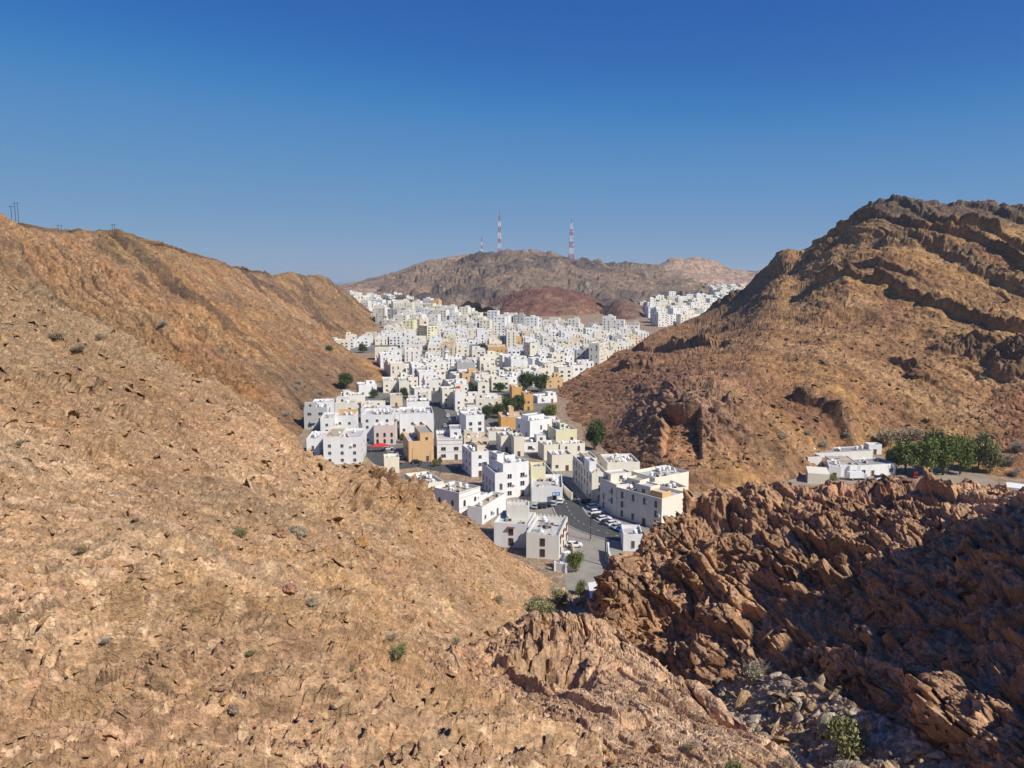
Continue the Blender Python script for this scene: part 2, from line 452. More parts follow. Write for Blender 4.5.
crest = sstep(.0, 1., 1-np.hypot((PX-548)/78, (PY-652)/46))
f1, h1, e1 = facets(p, fr, 3.6, (3.0, .7, .8), 61, .8, .7, .1, soft=.07)
f2_, h2, e2 = facets(p, fr, 1.2, (3.0, .6, .8), 62, .9, .8, .15, soft=.08)
f3, h3, e3 = facets(p, fr, .42, (2.6, .7, .8), 63, 1.0, 1.0, .2, soft=.12)
f4, h4, e4 = facets(p, fr2, .17, (1.4, .8, .8), 64, 1.0, 1.0, .2)
sm = sstep(-.05, .3, fbm(p, 6, 2, seed=66))*sstep(640, 700, PY)*.65          # smoother slabs low down
rk = 1-sm
d += .42*f1*rk + .20*f2_*(.3+.7*rk) + .085*f3*(.4+.6*rk) + .035*f4
base, s, hs = strata_col(np.tile(lin(200, 156, 116, K), (len(p), 1)), p, fr, [PINK, TAN, PALE, OCHRE, TAN, TAN], .95, 6, w=.45, warp=1.6)
d += ledge(s, hs)*.22*rk - .42*clefts(s, p, 4, 311, .05, .05)
# blocks and the hollow on the left end of the crest
fb, hb, eb = facets(p, line_frame(P(500, 660, 43), P(540, 625, 48), nav), 1.3, (1., .8, .9), 67, 1.0, 1.1, .3, soft=.1)
d += crest*(1.0*fb)
hol = np.clip(1-np.hypot((PX-552-.5*(PY-668))/46, (PY-672)/22), 0, 1)
d += -2.2*sstep(0, .6, hol)
d -= .25
d *= sstep(8, 15, PD)
g2 = apply_disp(g, d, n0)
c = base
c = mixc(c, OCHRE, .5*sstep(.05, .4, fbm(p, 5, 3, seed=71))); c = mixc(c, RED, .45*sstep(.1, .4, fbm(p, 3.4, 3, seed=72))*sstep(520, 400, PX))
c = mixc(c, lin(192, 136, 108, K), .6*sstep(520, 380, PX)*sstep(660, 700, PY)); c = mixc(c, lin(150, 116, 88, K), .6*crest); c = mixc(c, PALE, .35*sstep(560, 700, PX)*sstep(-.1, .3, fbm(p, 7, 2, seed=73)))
c *= (1+.36*(_J[h3, 2]-.5)+.3*(_J[h2, 2]-.5))[:, None]
c = mixc(c, PALE*1.2, .6*(_J[h4, 0] > .95))
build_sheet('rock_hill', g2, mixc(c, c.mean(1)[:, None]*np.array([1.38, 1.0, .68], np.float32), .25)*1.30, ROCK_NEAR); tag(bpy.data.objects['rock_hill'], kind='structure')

# ---- gully floor between the rocks
cH = [
 [('w',16,30,36),('w',22,31,34.5),('w',28,31,35),('w',36,31,40)],
 [('w',13,40,35),('w',18.5,42,33.0),('w',25,42,33.3),('w',33,40,37)],
 [('w',14,51,33),('w',18.5,53,30.2),('w',25,53,30.6),('w',33,51,35)],
 [('w',12,64,28),('w',17.5,67,26),('w',25,67,26.4),('w',33,65,31)],
 [('w',9,82,19),('w',14.5,85,19),('w',24,85,19.5),('w',31,85,24)],
 [('w',7,106,6),('w',12.5,108,4),('w',19,112,3),('w',26,114,7)],
 [('w',5,134,1.5),('w',10.5,136,1),('w',16.5,138,1),('w',24,140,3)],
 [('w',4,158,2),('w',10.5,160,.6),('w',18,160,.6),('w',26,162,1)],
 [('w',2,172,-.6),('w',10.5,172,-.5),('w',18,172,-.5),('w',28,172,-.6)],
]
g = sheet(cH, 1.2); p = g.reshape(-1, 3).astype(np.float32); n0 = normals(g)
fr0 = np.eye(3, dtype=np.float32)
f1, h1, e1 = facets(p, fr0, 1.3, (1, 1, 1), 81, 1.0, 1.0, .2); f2_, h2, e2 = facets(p, fr0, .45, (1, 1, 1), 82, 1, 1, .2)
d = .8*fbm(p, 7, 3, seed=83)+.32*f1+.14*f2_
g2 = apply_disp(g, d, n0)
c = np.tile(lin(196, 164, 130, K), (len(p), 1)); c = mixc(c, GREY*1.2, .6*(_J[h1, 2] > .55)); c = mixc(c, lin(226, 208, 186, K), .8*(_J[h2, 2] > .72))
c = mixc(c, GOLD, .6*sstep(0, .3, fbm(p, 5, 2, seed=84)))
build_sheet('gully_ground', g2, c, ROCK_NEAR); tag(bpy.data.objects['gully_ground'], kind='structure')

# ---- dark craggy spur on the right
cF = [
 [(575,690,118),(592,705,115),(620,745,110),(655,745,104),(704,712,92),(775,734,78),(880,770,61),(960,825,47),(1040,900,36),(1200,1000,30),('w',60,10,48)],
 [(582,650,121),(600,658,118),(628,690,113),(664,706,106),(711,690,96),(782,700,83),(888,722,67),(966,765,51),(1050,800,40),(1200,830,34),('w',68,15,56)],
 [(588,622,124),(606,622,121),(636,640,117),(672,655,111),(718,655,104),(785,658,93),(868,672,77),(955,690,61),(1050,700,50),(1200,700,42),('w',80,20,80)],
 [(591,612,127),(611,597,125),(641,603,122),(679,606,118),(724,600,114),(795,600,104),(872,610,91),(955,625,76),(1050,630,63),(1200,610,52),('w',88,28,95)],
 [(594,606,130),(615,575,129),(647,562,127),(686,545,125),(731,540,123),(802,540,115),(877,542,105),(955,552,92),(1050,552,78),(1200,520,62),('w',94,38,97)],
 [(596,602,132),(618,560,132),(651,534,131),(691,512,131),(741,508,129),(806,508,122),(878,512,113),(953,514,103),(1050,510,88),(1200,450,72),('w',100,46,99)],
 [(597,600,134),(621,553,135),(655,520,136),(696,492,137),(744,486,135),(810,487,128),(880,488,121),(952,488,114),(1050,484,101),(1200,425,82),('w',104,54,99)],
 [('w',18,141,-2),('w',23,144,5),('w',29,147,11),('w',37,150,19),('w',45,150,25),('w',56,145,27),('w',67,140,28),('w',76,136,28),('w',86,128,30),('w',96,108,45),('w',106,70,70)],
 [('w',19,150,-6),('w',26,155,-6),('w',34,160,-5),('w',44,166,-3),('w',56,170,0),('w',68,174,-1),('w',80,174,-2),('w',92,170,-2),('w',104,160,-2),('w',120,130,10),('w',130,80,30)],
]
cF[0] = cF[0][:4]+[('w', *(P(*q)-np.array([0, 0, 2.5]))) for q in cF[0][4:10]]+cF[0][10:]
g = sheet(cF, 1.25, hidden_rows=(7,)); p = g.reshape(-1, 3).astype(np.float32); PX, PY, PD = [a.astype(np.float32) for a in project(p)]
n0 = normals(g); vis = (PX < 1024); nav = n0.reshape(-1, 3)[vis].mean(0)
fr = line_frame(P(760, 520, 122), P(930, 600, 84), nav)
fr2 = line_frame(P(680, 520, 138), P(720, 640, 106), nav)
wl = sstep(900, 640, PX)
d = 2.6*fbm(p, 22, 3, seed=91) + 2.6*fbm(p, 13, 4, gain=.55, seed=92, ridged=True)*(.35+.65*wl)
f1, h1, e1 = facets(p, fr, 6.5, (2.0, .6, .9), 93, 1.3, 1.0, .1, soft=.06)
f2_, h2, e2 = facets(p, fr2, 2.9, (1.5, .7, .9), 94, 1.4, 1.1, .12, warp=.5, soft=.05)
f3, h3, e3 = facets(p, fr, 1.0, (1.5, .7, .9), 95, 1.3, 1.0, .15, warp=.5, soft=.07)
f4, h4, e4 = facets(p, fr, .45, (1.2, .8, .9), 96, 1.0, 1.0, .2)
vr = .55+.9*sstep(-.25, .3, fbm(p, 15, 2, seed=361))
d += (1.25*f1 + .75*f2_)*vr + .36*f3 + .17*f4 - 2.2*sstep(.12, .34, fbm(p, 17, 3, seed=362))
base, s, hs = strata_col(np.tile(lin(176, 136, 100, K), (len(p), 1)), p, fr, [lin(158, 120, 86, K), lin(172, 128, 94, K), lin(150, 122, 104, K), lin(190, 150, 112, K), lin(160, 112, 80, K)], 2.6, 7, w=.5, warp=1.6)
d += ledge(s, hs)*1.3*sstep(620, 760, PX) - 1.2*clefts(s, p, 12, 321, .06, .0)
# buttresses and clefts running down the left face
gul = np.sin((PX+.45*PY)/17.+2.2*fbm(p, 16, 2, seed=97)*3)
d += 1.5*gul*wl*sstep(480, 530, PY)
d -= 1.5+1.7*sstep(740, 620, PX)
d *= .85
g2 = apply_disp(g, d, n0)
c = base
c = mixc(c, OCHRE, .55*sstep(.05, .4, fbm(p, 9, 3, seed=98))*wl); c = mixc(c, GREY*.9, .5*sstep(.1, .45, fbm(p, 6, 3, seed=99)))
c = mixc(c, lin(190, 140, 108, K), .75*sstep(520, 486, PY)*sstep(700, 800, PX)*sstep(-.3, .2, fbm(p, 12, 2, seed=100)))
c = mixc(c, TAN, .7*sstep(900, 1010, PX)*sstep(560, 500, PY))
c = mixc(c, c.mean(1)[:, None]*np.array([1.40, 1.0, .66], np.float32), .45); c *= 1.36*(1+.4*(_J[h3, 2]-.5)+.35*(_J[h2, 2]-.5))[:, None]
c = c*np.array([1.05, .97, .9], np.float32)
build_sheet('crag_hill', g2, c, ROCK_NEAR); tag(bpy.data.objects['crag_hill'], kind='structure')

# ---- big hill on the right
cE = [
 [(534,418,420),(548,443,356),(588,469,303),(636,494,254),(700,515,230),(740,512,232),(782,486,252),(828,466,278),(882,464,290),(960,472,266),(1040,478,256),(1200,495,236),(1400,520,210)],
 [(541,409,440),(562,421,388),(600,440,331),(660,442,284),(705,450,272),(745,450,274),(783,428,298),(826,412,318),(880,397,344),(960,402,334),(1040,402,318),(1200,424,268),(1400,440,236)],
 [(555,402,455),(592,400,432),(628,410,376),(676,399,324),(714,392,322),(755,388,335),(789,366,372),(829,345,392),(882,327,410),(958,327,396),(1040,332,374),(1200,345,328),(1400,350,280)],
 [(557,395,475),(600,379,490),(640,371,476),(688,362,440),(726,346,452),(770,320,470),(796,306,486),(834,281,488),(883,263,480),(958,261,462),(1040,265,440),(1200,270,398),(1400,270,340)],
 [(558,391,490),(606,366,535),(646,350,555),(695,335,580),(738,310,590),(779,274,575),(801,267,570),(837,242,550),(883,218,530),(959,218,512),(1040,222,490),(1200,228,450),(1400,225,400)],
 [(560,388,500),(610,358,560),(650,336,620),(700,318,680),(745,290,690),(783,250,640),(803,252,620),(838,228,590),(882,208,560),(960,206,540),(1040,206,520),(1200,210,480),(1400,205,430)],
 [('w',34,540,-2),('w',78,620,-2),('w',125,690,8),('w',180,760,20),('w',240,770,30),('w',255,720,60),('w',260,690,75),('w',275,660,90),('w',300,640,108),('w',345,620,108),('w',400,600,105),('w',480,560,100),('w',560,500,100)],
 [('w',36,600,-6),('w',100,700,-8),('w',160,800,-6),('w',230,900,-6),('w',300,940,-6),('w',340,900,0),('w',360,880,0),('w',390,860,0),('w',430,840,0),('w',480,820,0),('w',560,800,0),('w',640,760,0),('w',740,700,0)],
]
cE[0] = [('w', *(P(*q)-np.array([0, 0, 7.0]))) for q in cE[0]]
g = sheet(cE, 1.25, hidden_rows=(5, 6)); p = g.reshape(-1, 3).astype(np.float32); PX, PY, PD = [a.astype(np.float32) for a in project(p)]
n0 = normals(g); vis = (PX < 1024) & (PX > 780) & (PY < 450); nav = n0.reshape(-1, 3)[vis].mean(0)
fr = line_frame(P(800, 300, 486), P(1000, 352, 378), nav)
ztop = sstep(330, 230, PY)
d = 7*fbm(p, 110, 3, seed=111) + 4.0*fbm(p, 45, 4, seed=112, ridged=True)
f1, h1, e1 = facets(p, fr, 20, (1.6, .6, .9), 113, 1.0, 1.0, .1)
f2_, h2, e2 = facets(p, fr, 8, (1.5, .6, .9), 114, 1.0, 1.0, .25)
f3, h3, e3 = facets(p, fr, 3.0, (1.3, .8, .9), 115, 1.0, 1.0, .25)
# cliffs: bands of the bedding that stick out, scree lies between them
q = p @ fr.T; sb = q[:, 1]/27.+1.5*fbm(p, 170, 2, seed=116)+.6*fbm(p, 45, 3, seed=117); sb = sb+.35*np.sin(sb*2.1); sf = sb-np.floor(sb)
cliff = sstep(.42, .47, sf)*sstep(.80, .62, sf)
joint = fbm(p@fr.T*np.array([1, .25, .25], np.float32), 5.5, 3, seed=331, ridged=True)
cm = sstep(-.10, .16, fbm(p, 75, 3, seed=118) + .42*(_J[np.floor(sb).astype(np.int64) & 1023, 1]-.5) + .34*sstep(840, 980, PX)*sstep(430, 340, PY) + .42*sstep(222, 208, PY)*sstep(820, 860, PX) + .12*sstep(300, 240, PY)-.14)
cliff = cliff*cm
cap = sstep(26, 0, PY-(200+sstep(880, 780, PX)*0))*sstep(830, 860, PX)
d += cliff*(3.6+2.4*f1+2.2*f2_+2.4*joint*sstep(210, 240, PY))+(1-cliff)*(.6*f1+.45*f2_)+(.6+.5*cliff)*f3 - 2.0*clefts(sb*3, p, 40, 332, .06, .0)*(.3+.7*cm)
base, s, hs = strata_col(np.tile(lin(178, 134, 90, K), (len(p), 1)), p, fr, [GOLD, BROWN, TAN, lin(160, 118, 84, K)], 9, 12, w=.4, warp=1.2)
d += ledge(s, hs)*1.2*(.1+.9*cliff)
# spur in the middle distance, with its quarried face
sp = sstep(0, 1, 1-np.hypot((PX-690)/95, (PY-420)/62))
d += sp*(4.5*fbm(p, 16, 4, seed=119, ridged=True) + 1.8*f2_ + 2)
sl = sstep(720, 560, PX)*sstep(330, 380, PY)
d += sl*(.8*f2_+1.6*fbm(p, 14, 3, seed=120, ridged=True))-3-.5*sl
qx, qy = PX-682, PY-430
quarry = ((np.abs(qx) < 17+.1*qy) & (qy > -13) & (qy < 30)).astype(np.float32)
d = d*(1-quarry)+quarry*(-2.6+.25*f3)
# diagonal gullies on the scree
gl = np.sin((q[:, 0])/9.+4*fbm(p, 50, 2, seed=121)); d += .55*gl*(1-cliff)
d *= .35+.65*sstep(0, .25, (p[:, 2]-2)/60.)
g2 = apply_disp(g, d, n0)
c = base
c = mixc(c, lin(186, 146, 96, K), .65*(1-cliff)*sstep(-.2, .3, fbm(p, 70, 3, seed=122)))
c = mixc(c, lin(146, 104, 80, K), .7*(1-cliff)*sstep(.0, .35, fbm(p, 48, 3, seed=123)))
c = mixc(c, lin(124, 100, 78, K), .78*cliff); c = mixc(c, OCHRE, .5*cliff*sstep(880, 1000, PX)*sstep(0, .3, fbm(p, 40, 2, seed=124)))
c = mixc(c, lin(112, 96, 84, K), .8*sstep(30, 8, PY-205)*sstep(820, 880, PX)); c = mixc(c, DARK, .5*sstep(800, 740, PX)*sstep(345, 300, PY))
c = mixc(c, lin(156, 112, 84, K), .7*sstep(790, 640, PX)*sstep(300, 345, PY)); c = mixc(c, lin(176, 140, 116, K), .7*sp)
c = mixc(c, lin(206, 148, 104, K), .9*quarry); c = mixc(c, RED, .6*sstep(980, 1020, PX)*sstep(360, 420, PY))
c *= (1+.35*(_J[h3, 2]-.5)+.25*(_J[h2, 2]-.5))[:, None]
c = mixc(c, DARK*.9, .7*((_J[h3, 0] > .9)*(.4+.6*sl)).astype(np.float32))
build_sheet('steep_hill', g2, c, ROCK_MID); tag(bpy.data.objects['steep_hill'], kind='structure')

# ---- long ridge on the left
cB = [
 [(-150,480,286),(-20,470,300),(90,462,318),(190,455,325),(290,442,333),(322,406,436),(390,385,532),(350,352,745),(392,332,1050),(368,315,1300),(345,306,1500)],
 [(-160,360,320),(-30,370,335),(80,390,348),(178,398,362),(268,404,378),(308,386,468),(368,372,575),(338,343,775),(378,322,1075),(362,309,1300),(342,303,1500)],
 [(-175,270,360),(-42,300,380),(65,330,405),(160,340,428),(248,352,460),(288,345,545),(336,345,650),(322,326,830),(358,309,1090),(354,304,1310),(340,300,1500)],
 [(-190,180,400),(-55,222,430),(42,262,470),(135,276,505),(205,296,560),(248,300,640),(294,308,745),(306,300,890),(340,295,1100),(350,300,1320),(338,297,1500)],
 [(-200,140,420),(-60,190,462),(30,229,520),(117,239,570),(170,254,640),(216,264,720),(256,275,820),(292,274,950),(326,283,1110),(346,297,1330),(336,296,1500)],
 [('w',-460,470,90),('w',-380,530,90),('w',-360,600,90),('w',-330,660,88),('w',-320,730,80),('w',-310,810,72),('w',-310,910,66),('w',-320,1040,60),('w',-310,1200,50),('w',-320,1400,38),('w',-360,1560,34)],
 [('w',-700,560,0),('w',-640,640,0),('w',-620,700,0),('w',-600,760,0),('w',-590,840,0),('w',-580,920,0),('w',-580,1020,0),('w',-580,1140,0),('w',-560,1300,0),('w',-540,1500,0),('w',-560,1660,0)],
]
g = sheet(cB, 1.3, hidden_rows=(4, 5)); p = g.reshape(-1, 3).astype(np.float32); PX, PY, PD = [a.astype(np.float32) for a in project(p)]
n0 = normals(g); nav = n0.reshape(-1, 3)[PX > 0].mean(0)
near = lambda x, y: g.reshape(-1, 3)[np.argmin((PX-x)**2+(PY-y)**2+(PD > 2000)*1e6)]
fr = line_frame(near(140, 262), near(255, 352), nav)
d = 8*fbm(p, 120, 3, seed=131)+5*fbm(p, 50, 3, seed=132, ridged=True)
base, s, hs = strata_col(np.tile(lin(186, 136, 90, K), (len(p), 1)), p, fr, [TAN, OCHRE, BROWN, GOLD, RUST, GREY, TAN, lin(170, 126, 92, K)], 8.5, 13, w=.6, warp=1.3)
base, s2, hs2 = strata_col(base, p, fr, [TAN, OCHRE, BROWN, PALE], 3.1, 14, w=.3, warp=2.6)
f1, h1, e1 = facets(p, fr, 15, (3.0, .5, .8), 133, 1.0, 1.0, .15)
f2_, h2, e2 = facets(p, fr, 5.5, (2.6, .6, .8), 134, 1.0, 1.0, .25)
f3, h3, e3 = facets(p, fr, 2.2, (1.6, .8, .9), 135, 1.0, 1.0, .2)
ou = sstep(-.05, .25, fbm(p, 55, 3, seed=136))
rib = (_J[hs, 3] > .62)*sstep(.0, .14, fbm(p, 55, 3, seed=351)+.08)*sstep(.02, .2, s-np.floor(s))*sstep(.98, .7, s-np.floor(s))
d += ledge(s, hs)*(1.2+3.4*ou)+ledge(s2, hs2)*.9+1.5*f1*(.3+.7*ou)+1.1*f2_*(.4+.6*ou)+1.25*f3-2-4.2*clefts(s, p, 60, 341, .07, -.06)+3.0*rib-1.5*clefts(s2, p, 25, 342, .09, .0)
d *= .3+.7*sstep(0, .3, (p[:, 2]-2)/60.)
g2 = apply_disp(g, d, n0)
c = base
c = mixc(c, lin(168, 132, 96, K), .3); c = mixc(c, OCHRE*.95, .45*sstep(.0, .35, fbm(p, 90, 3, seed=137))); c = mixc(c, lin(150, 118, 92, K), .6*sstep(.05, .35, fbm(p, 60, 3, seed=138)))
c = mixc(c, lin(118, 98, 84, K), .75*sstep(.1, .3, fbm(p, 40, 3, seed=139))*sstep(260, 300, PX)*sstep(330, 290, PY))
c = mixc(c, RUST, .6*sstep(26, 4, np.abs(PY-(345+.42*(PX-150))))*sstep(110, 180, PX)*sstep(300, 240, PX))
c = mixc(c, lin(134, 106, 84, K), .6*sstep(340, 385, PY)*sstep(240, 300, PX)); c = mixc(c, lin(112, 88, 70, K), .75*rib)
c = mixc(c, lin(146, 124, 88, K), .4*sstep(.0, .3, fbm(p, 75, 3, seed=143))); c *= .92*(1+.42*(_J[h3, 2]-.5)+.35*(_J[h2, 2]-.5))[:, None]
build_sheet('long_hill', g2, c, ROCK_MID); tag(bpy.data.objects['long_hill'], kind='structure')

# ---- far mountains and the small hills in the town
def far_hill(name, ctrl, seed, cols, scale, amp, dens=1.6, mat=ROCK_FAR, hid=(3,)):
    g = sheet(ctrl, dens, hidden_rows=hid, minn=6); p = g.reshape(-1, 3).astype(np.float32); n0 = normals(g)
    a, b = g[g.shape[0]//5, g.shape[1]//4], g[g.shape[0]//2, 3*g.shape[1]//4]
    fr = line_frame(a, b, n0.reshape(-1, 3).mean(0))
    d = amp*(1.0*fbm(p, scale, 4, seed=seed, ridged=True)+.5*fbm(p, scale*2.4, 3, seed=seed+1))
    f1, h1, e1 = facets(p, fr, scale*.30, (1.8, .6, .9), seed+2, 1, 1, .2); f2_, h2, e2 = facets(p, fr, scale*.1, (1.5, .8, .9), seed+3, 1, 1, .2)
    d += amp*.30*f1+amp*.12*f2_
    pxx, pyy, dd_ = project(p)
    g2 = apply_disp(g, d, n0); c = np.tile(cols[0], (len(p), 1))
    for i, cc in enumerate(cols[1:]):
        c = mixc(c, cc, .8*sstep(.0, .25, fbm(p, scale*(1.6-.3*i), 3, seed=seed+9+i)))
    c *= (1+.3*(_J[h1, 2]-.5)+.3*(_J[h2, 2]-.5))[:, None]
    o = build_sheet(name, g2, c, mat); tag(o, kind='structure'); return g2, c

def W(px, Y, dz=-6.0):                       # a point on the valley floor in that direction
    d = ray(px, 300); return ('w', d[0]/d[1]*Y, Y, zg(Y)+dz)
MG = lin(146, 122, 102, K); MD = lin(90, 78, 70, K); MT = lin(184, 152, 126, K)
# far pale ridge behind, then the dark mountain with the masts
far_hill('far_mountain', [
 [W(300, 2000), W(345, 2000), W(385, 2000), W(430, 2000), W(480, 2000), W(540, 2000), W(600, 2000)],
 [(310,296,2150),(350,290,2100),(388,286,2100),(432,279,2100),(482,273,2100),(540,275,2100),(600,285,2100)],
 [(330,293,2300),(356,284,2250),(392,275,2250),(434,262,2250),(470,257,2250),(520,258,2250),(600,272,2250)],
 [('w',-540,2600,60),('w',-470,2600,60),('w',-400,2600,60),('w',-260,2600,70),('w',-140,2600,80),('w',20,2600,80),('w',240,2600,60)],
], 201, [MT, lin(160, 128, 106, K), MG], 120, 9, hid=(2,))
far_hill('mast_mountain', [
 [W(375, 1380), W(405, 1330), W(445, 1230), W(490, 1230), W(530, 1280), W(570, 1330), W(610, 1300), W(650, 1480), W(690, 1700), W(735, 1900)],
 [(378,299,1550),(408,298,1500),(447,301,1430),(492,300,1430),(532,295,1450),(570,297,1480),(612,299,1500),(652,293,1700),(690,295,1800),(728,298,1900)],
 [(385,290,1700),(415,282,1700),(450,275,1700),(494,266,1700),(532,264,1720),(570,268,1740),(613,272,1780),(650,278,1820),(688,288,1860),(722,297,1930)],
 [(392,284,1800),(420,273,1800),(455,266,1830),(496,257,1850),(530,257,1880),(568,263,1900),(612,268,1900),(650,272,1900),(686,284,1900),(716,296,1960)],
 [('w',-300,2200,40),('w',-220,2200,60),('w',-140,2250,80),('w',-40,2300,90),('w',50,2300,100),('w',140,2300,90),('w',260,2250,80),('w',360,2200,60),('w',460,2150,50),('w',540,2150,44)],
], 221, [MG, MD, lin(142, 122, 104, K), lin(104, 90, 84, K)], 100, 21)
far_hill('pale_mountain', [
 [W(600, 2500), W(655, 2500), W(690, 2500), W(725, 2500), W(760, 2500), W(820, 2500)],
 [(612,281,2700),(655,277,2700),(685,276,2700),(720,279,2700),(755,282,2700),(820,284,2700)],
 [(620,277,2850),(655,270,2850),(674,263,2850),(704,263,2850),(738,274,2850),(800,276,2850)],
 [('w',350,3200,20),('w',520,3200,40),('w',620,3200,60),('w',760,3200,60),('w',900,3200,50),('w',1100,3200,30)],
], 241, [MT, lin(196, 160, 132, K), MG], 150, 16, hid=(2,))
RD = lin(134, 94, 78, K)
far_hill('red_hill', [
 [W(462, 1300), W(490, 1190), W(520, 1160), W(550, 1160), W(580, 1180), W(608, 1230), W(625, 1330)],
 [(468,318,1350),(493,314,1230),(522,306,1210),(548,303,1210),(582,307,1220),(608,317,1270),(622,322,1350)],
 [(474,313,1400),(498,304,1330),(524,293,1300),(550,289,1300),(580,296,1310),(606,310,1340),(620,317,1390)],
 [W(470, 1480, 6), W(500, 1480, 12), W(526, 1480, 14), W(548, 1480, 14), W(576, 1480, 12), W(602, 1480, 6), W(618, 1480, 2)],
], 261, [RD, lin(116, 84, 72, K), lin(150, 116, 90, K)], 60, 7, dens=2, hid=(2,))
far_hill('small_hill', [
 [W(592, 1130), W(606, 1080), W(622, 1050), W(640, 1040), W(660, 1060)],
 [(596,324,1170),(608,321,1140),(622,318,1120),(640,322,1110),(656,328,1120)],
 [(596,318,1220),(608,308,1210),(622,300,1200),(638,308,1190),(654,322,1190)],
 [W(596, 1330), W(608, 1340, 4), W(622, 1340, 8), W(636, 1340, 4), W(652, 1330)],
], 281, [lin(136, 108, 88, K), RD, MG], 45, 3, dens=2, hid=(2,))
far_hill('tan_hill', [
 [W(322, 560), W(340, 530), W(362, 515), W(385, 512), W(402, 530)],
 [(326,378,590),(344,374,570),(362,374,555),(382,379,545),(397,386,540)],
 [(330,368,640),(346,359,630),(358,358,620),(376,368,600),(392,381,575)],
 [W(322, 720), W(345, 720), W(365, 700), W(385, 660), W(402, 620)],
], 291, [lin(176, 132, 92, K), lin(140, 108, 82, K), OCHRE], 30, 1.6, dens=2, mat=ROCK_MID, hid=(2,))
far_hill('ochre_hill', [
 [W(350, 760), W(366, 735), W(384, 725), W(400, 730), W(412, 750)],
 [(356,352,790),(370,350,770),(385,350,760),(398,351,765),(408,352,780)],
 [(362,347,830),(374,344,820),(386,343,815),(396,345,815),(404,349,820)],
 [W(358, 900), W(372, 900), W(386, 900), W(396, 900), W(406, 890)],
], 301, [lin(196, 142, 92, K), OCHRE], 25, .9, dens=2, mat=ROCK_MID, hid=(2,))

# ---- valley floor out to the coast, and the sea
ys = np.concatenate([np.linspace(-300, 550, 40), np.linspace(560, 3700, 120)]); xs = np.linspace(-5500, 5500, 200)
xs = np.sign(xs)*(np.abs(xs)/5500)**1.8*5500
GY, GX = np.meshgrid(ys, xs, indexing='ij'); zz = np.vectorize(zg)(GY)
g = np.stack([GX, GY, zz], -1); p = g.reshape(-1, 3).astype(np.float32)
c = np.tile(lin(176, 150, 122, .75), (len(p), 1))
build_sheet('ground', g, c, ROCK_MID, smooth=True); tag(bpy.data.objects['ground'], kind='structure')
m, nt, b = new_mat('sea_water'); b.inputs['Base Color'].default_value = (.02, .06, .12, 1); b.inputs['Roughness'].default_value = .35
s = MB(); s.add([(-60000, 3000, -25), (60000, 3000, -25), (60000, 90000, -25), (-60000, 90000, -25)], [(0, 1, 2, 3)])
tag(s.build('sea', m), kind='structure')

# ---- loose stones lying on the slopes: nobody could count them
def rubble(name, src, n, sel, smin, smax, cols, seed, mat=ROCK_NEAR):
    rs = np.random.RandomState(seed); P3, X, Y, D = PATCH[src]
    k = np.where(sel(X, Y, D, P3))[0]; k = rs.choice(k, n); D = D[k]
    base = np.array([(-1,-1,-.7),(1,-1,-.7),(1,1,-.7),(-1,1,-.7),(-.8,-.8,.8),(.9,-.7,.7),(.7,.8,.75),(-.8,.7,.6),(0,-1.3,0),(1.3,0,.1),(0,1.25,0),(-1.3,0,0)], np.float32)
    F = np.array([(0,8,4),(8,5,4),(0,1,8),(1,5,8),(1,9,5),(9,6,5),(1,2,9),(2,6,9),(2,10,6),(10,7,6),(2,3,10),(3,7,10),(3,11,7),(11,4,7),(3,0,11),(0,4,11),(4,5,6),(4,6,7)], np.int64)
    s = smin*(smax/smin)**(rs.rand(n)**2.6); s = s*np.clip(D/40., .7, 2.2)
    v = base[None]*(1+.5*(rs.rand(n, 12, 3)-.5)); v = v*np.stack([.6+1.0*rs.rand(n), .45+.45*rs.rand(n), .14+.4*rs.rand(n)**2], 1)[:, None]
    q = rs.normal(size=(n, 4)); q[:, 0] += 3.0; q /= np.linalg.norm(q, axis=1, keepdims=True); w, x, y, z = q.T
    M = np.stack([np.stack([1-2*(y*y+z*z), 2*(x*y-z*w), 2*(x*z+y*w)], 1), np.stack([2*(x*y+z*w), 1-2*(x*x+z*z), 2*(y*z-x*w)], 1), np.stack([2*(x*z-y*w), 2*(y*z+x*w), 1-2*(x*x+y*y)], 1)], 1)
    yaw = rs.rand(n)*6.28; c, s_ = np.cos(yaw), np.sin(yaw)
    v = np.stack([v[..., 0]*c[:, None]-v[..., 1]*s_[:, None], v[..., 0]*s_[:, None]+v[..., 1]*c[:, None], v[..., 2]], -1)
    v = np.einsum('nij,nkj->nki', M, v)*s[:, None, None] + P3[k][:, None]
    me = bpy.data.meshes.new(name); fs = (F[None]+12*np.arange(n)[:, None, None]).reshape(-1, 3)
    me.vertices.add(n*12); me.vertices.foreach_set('co', v.astype(np.float32).ravel())
    me.loops.add(len(fs)*3); me.polygons.add(len(fs)); me.loops.foreach_set('vertex_index', fs.astype(np.int32).ravel())
    me.polygons.foreach_set('loop_start', np.arange(0, len(fs)*3, 3, dtype=np.int32)); me.polygons.foreach_set('loop_total', np.full(len(fs), 3, np.int32))
    me.update(calc_edges=True); at = me.color_attributes.new('Rock', 'FLOAT_COLOR', 'POINT')
    cc = np.array(cols, np.float32)[rs.randint(len(cols), size=n)]*(.85+.3*rs.rand(n))[:, None]; cc = cc*.65+np.array(cols[0], np.float32)*.35
    c4 = np.ones((n, 12, 4), np.float32); c4[..., :3] = cc[:, None]; at.data.foreach_set('color', c4.ravel())
    me.materials.append(mat); o = link(name, me); tag(o, kind='stuff', label='broken stones scattered over '+src.replace('_', ' '), cat='rubble')
rubble('rubble', 'rocky_slope', 17000, lambda X, Y, D, P3: (X > -20) & (X < 620) & (Y < 780) & (D > 18), 0.035, .27, [TAN, TAN, PALE, PINK, lin(170, 128, 98, K), lin(176, 146, 118, K), TAN, OCHRE], 1)
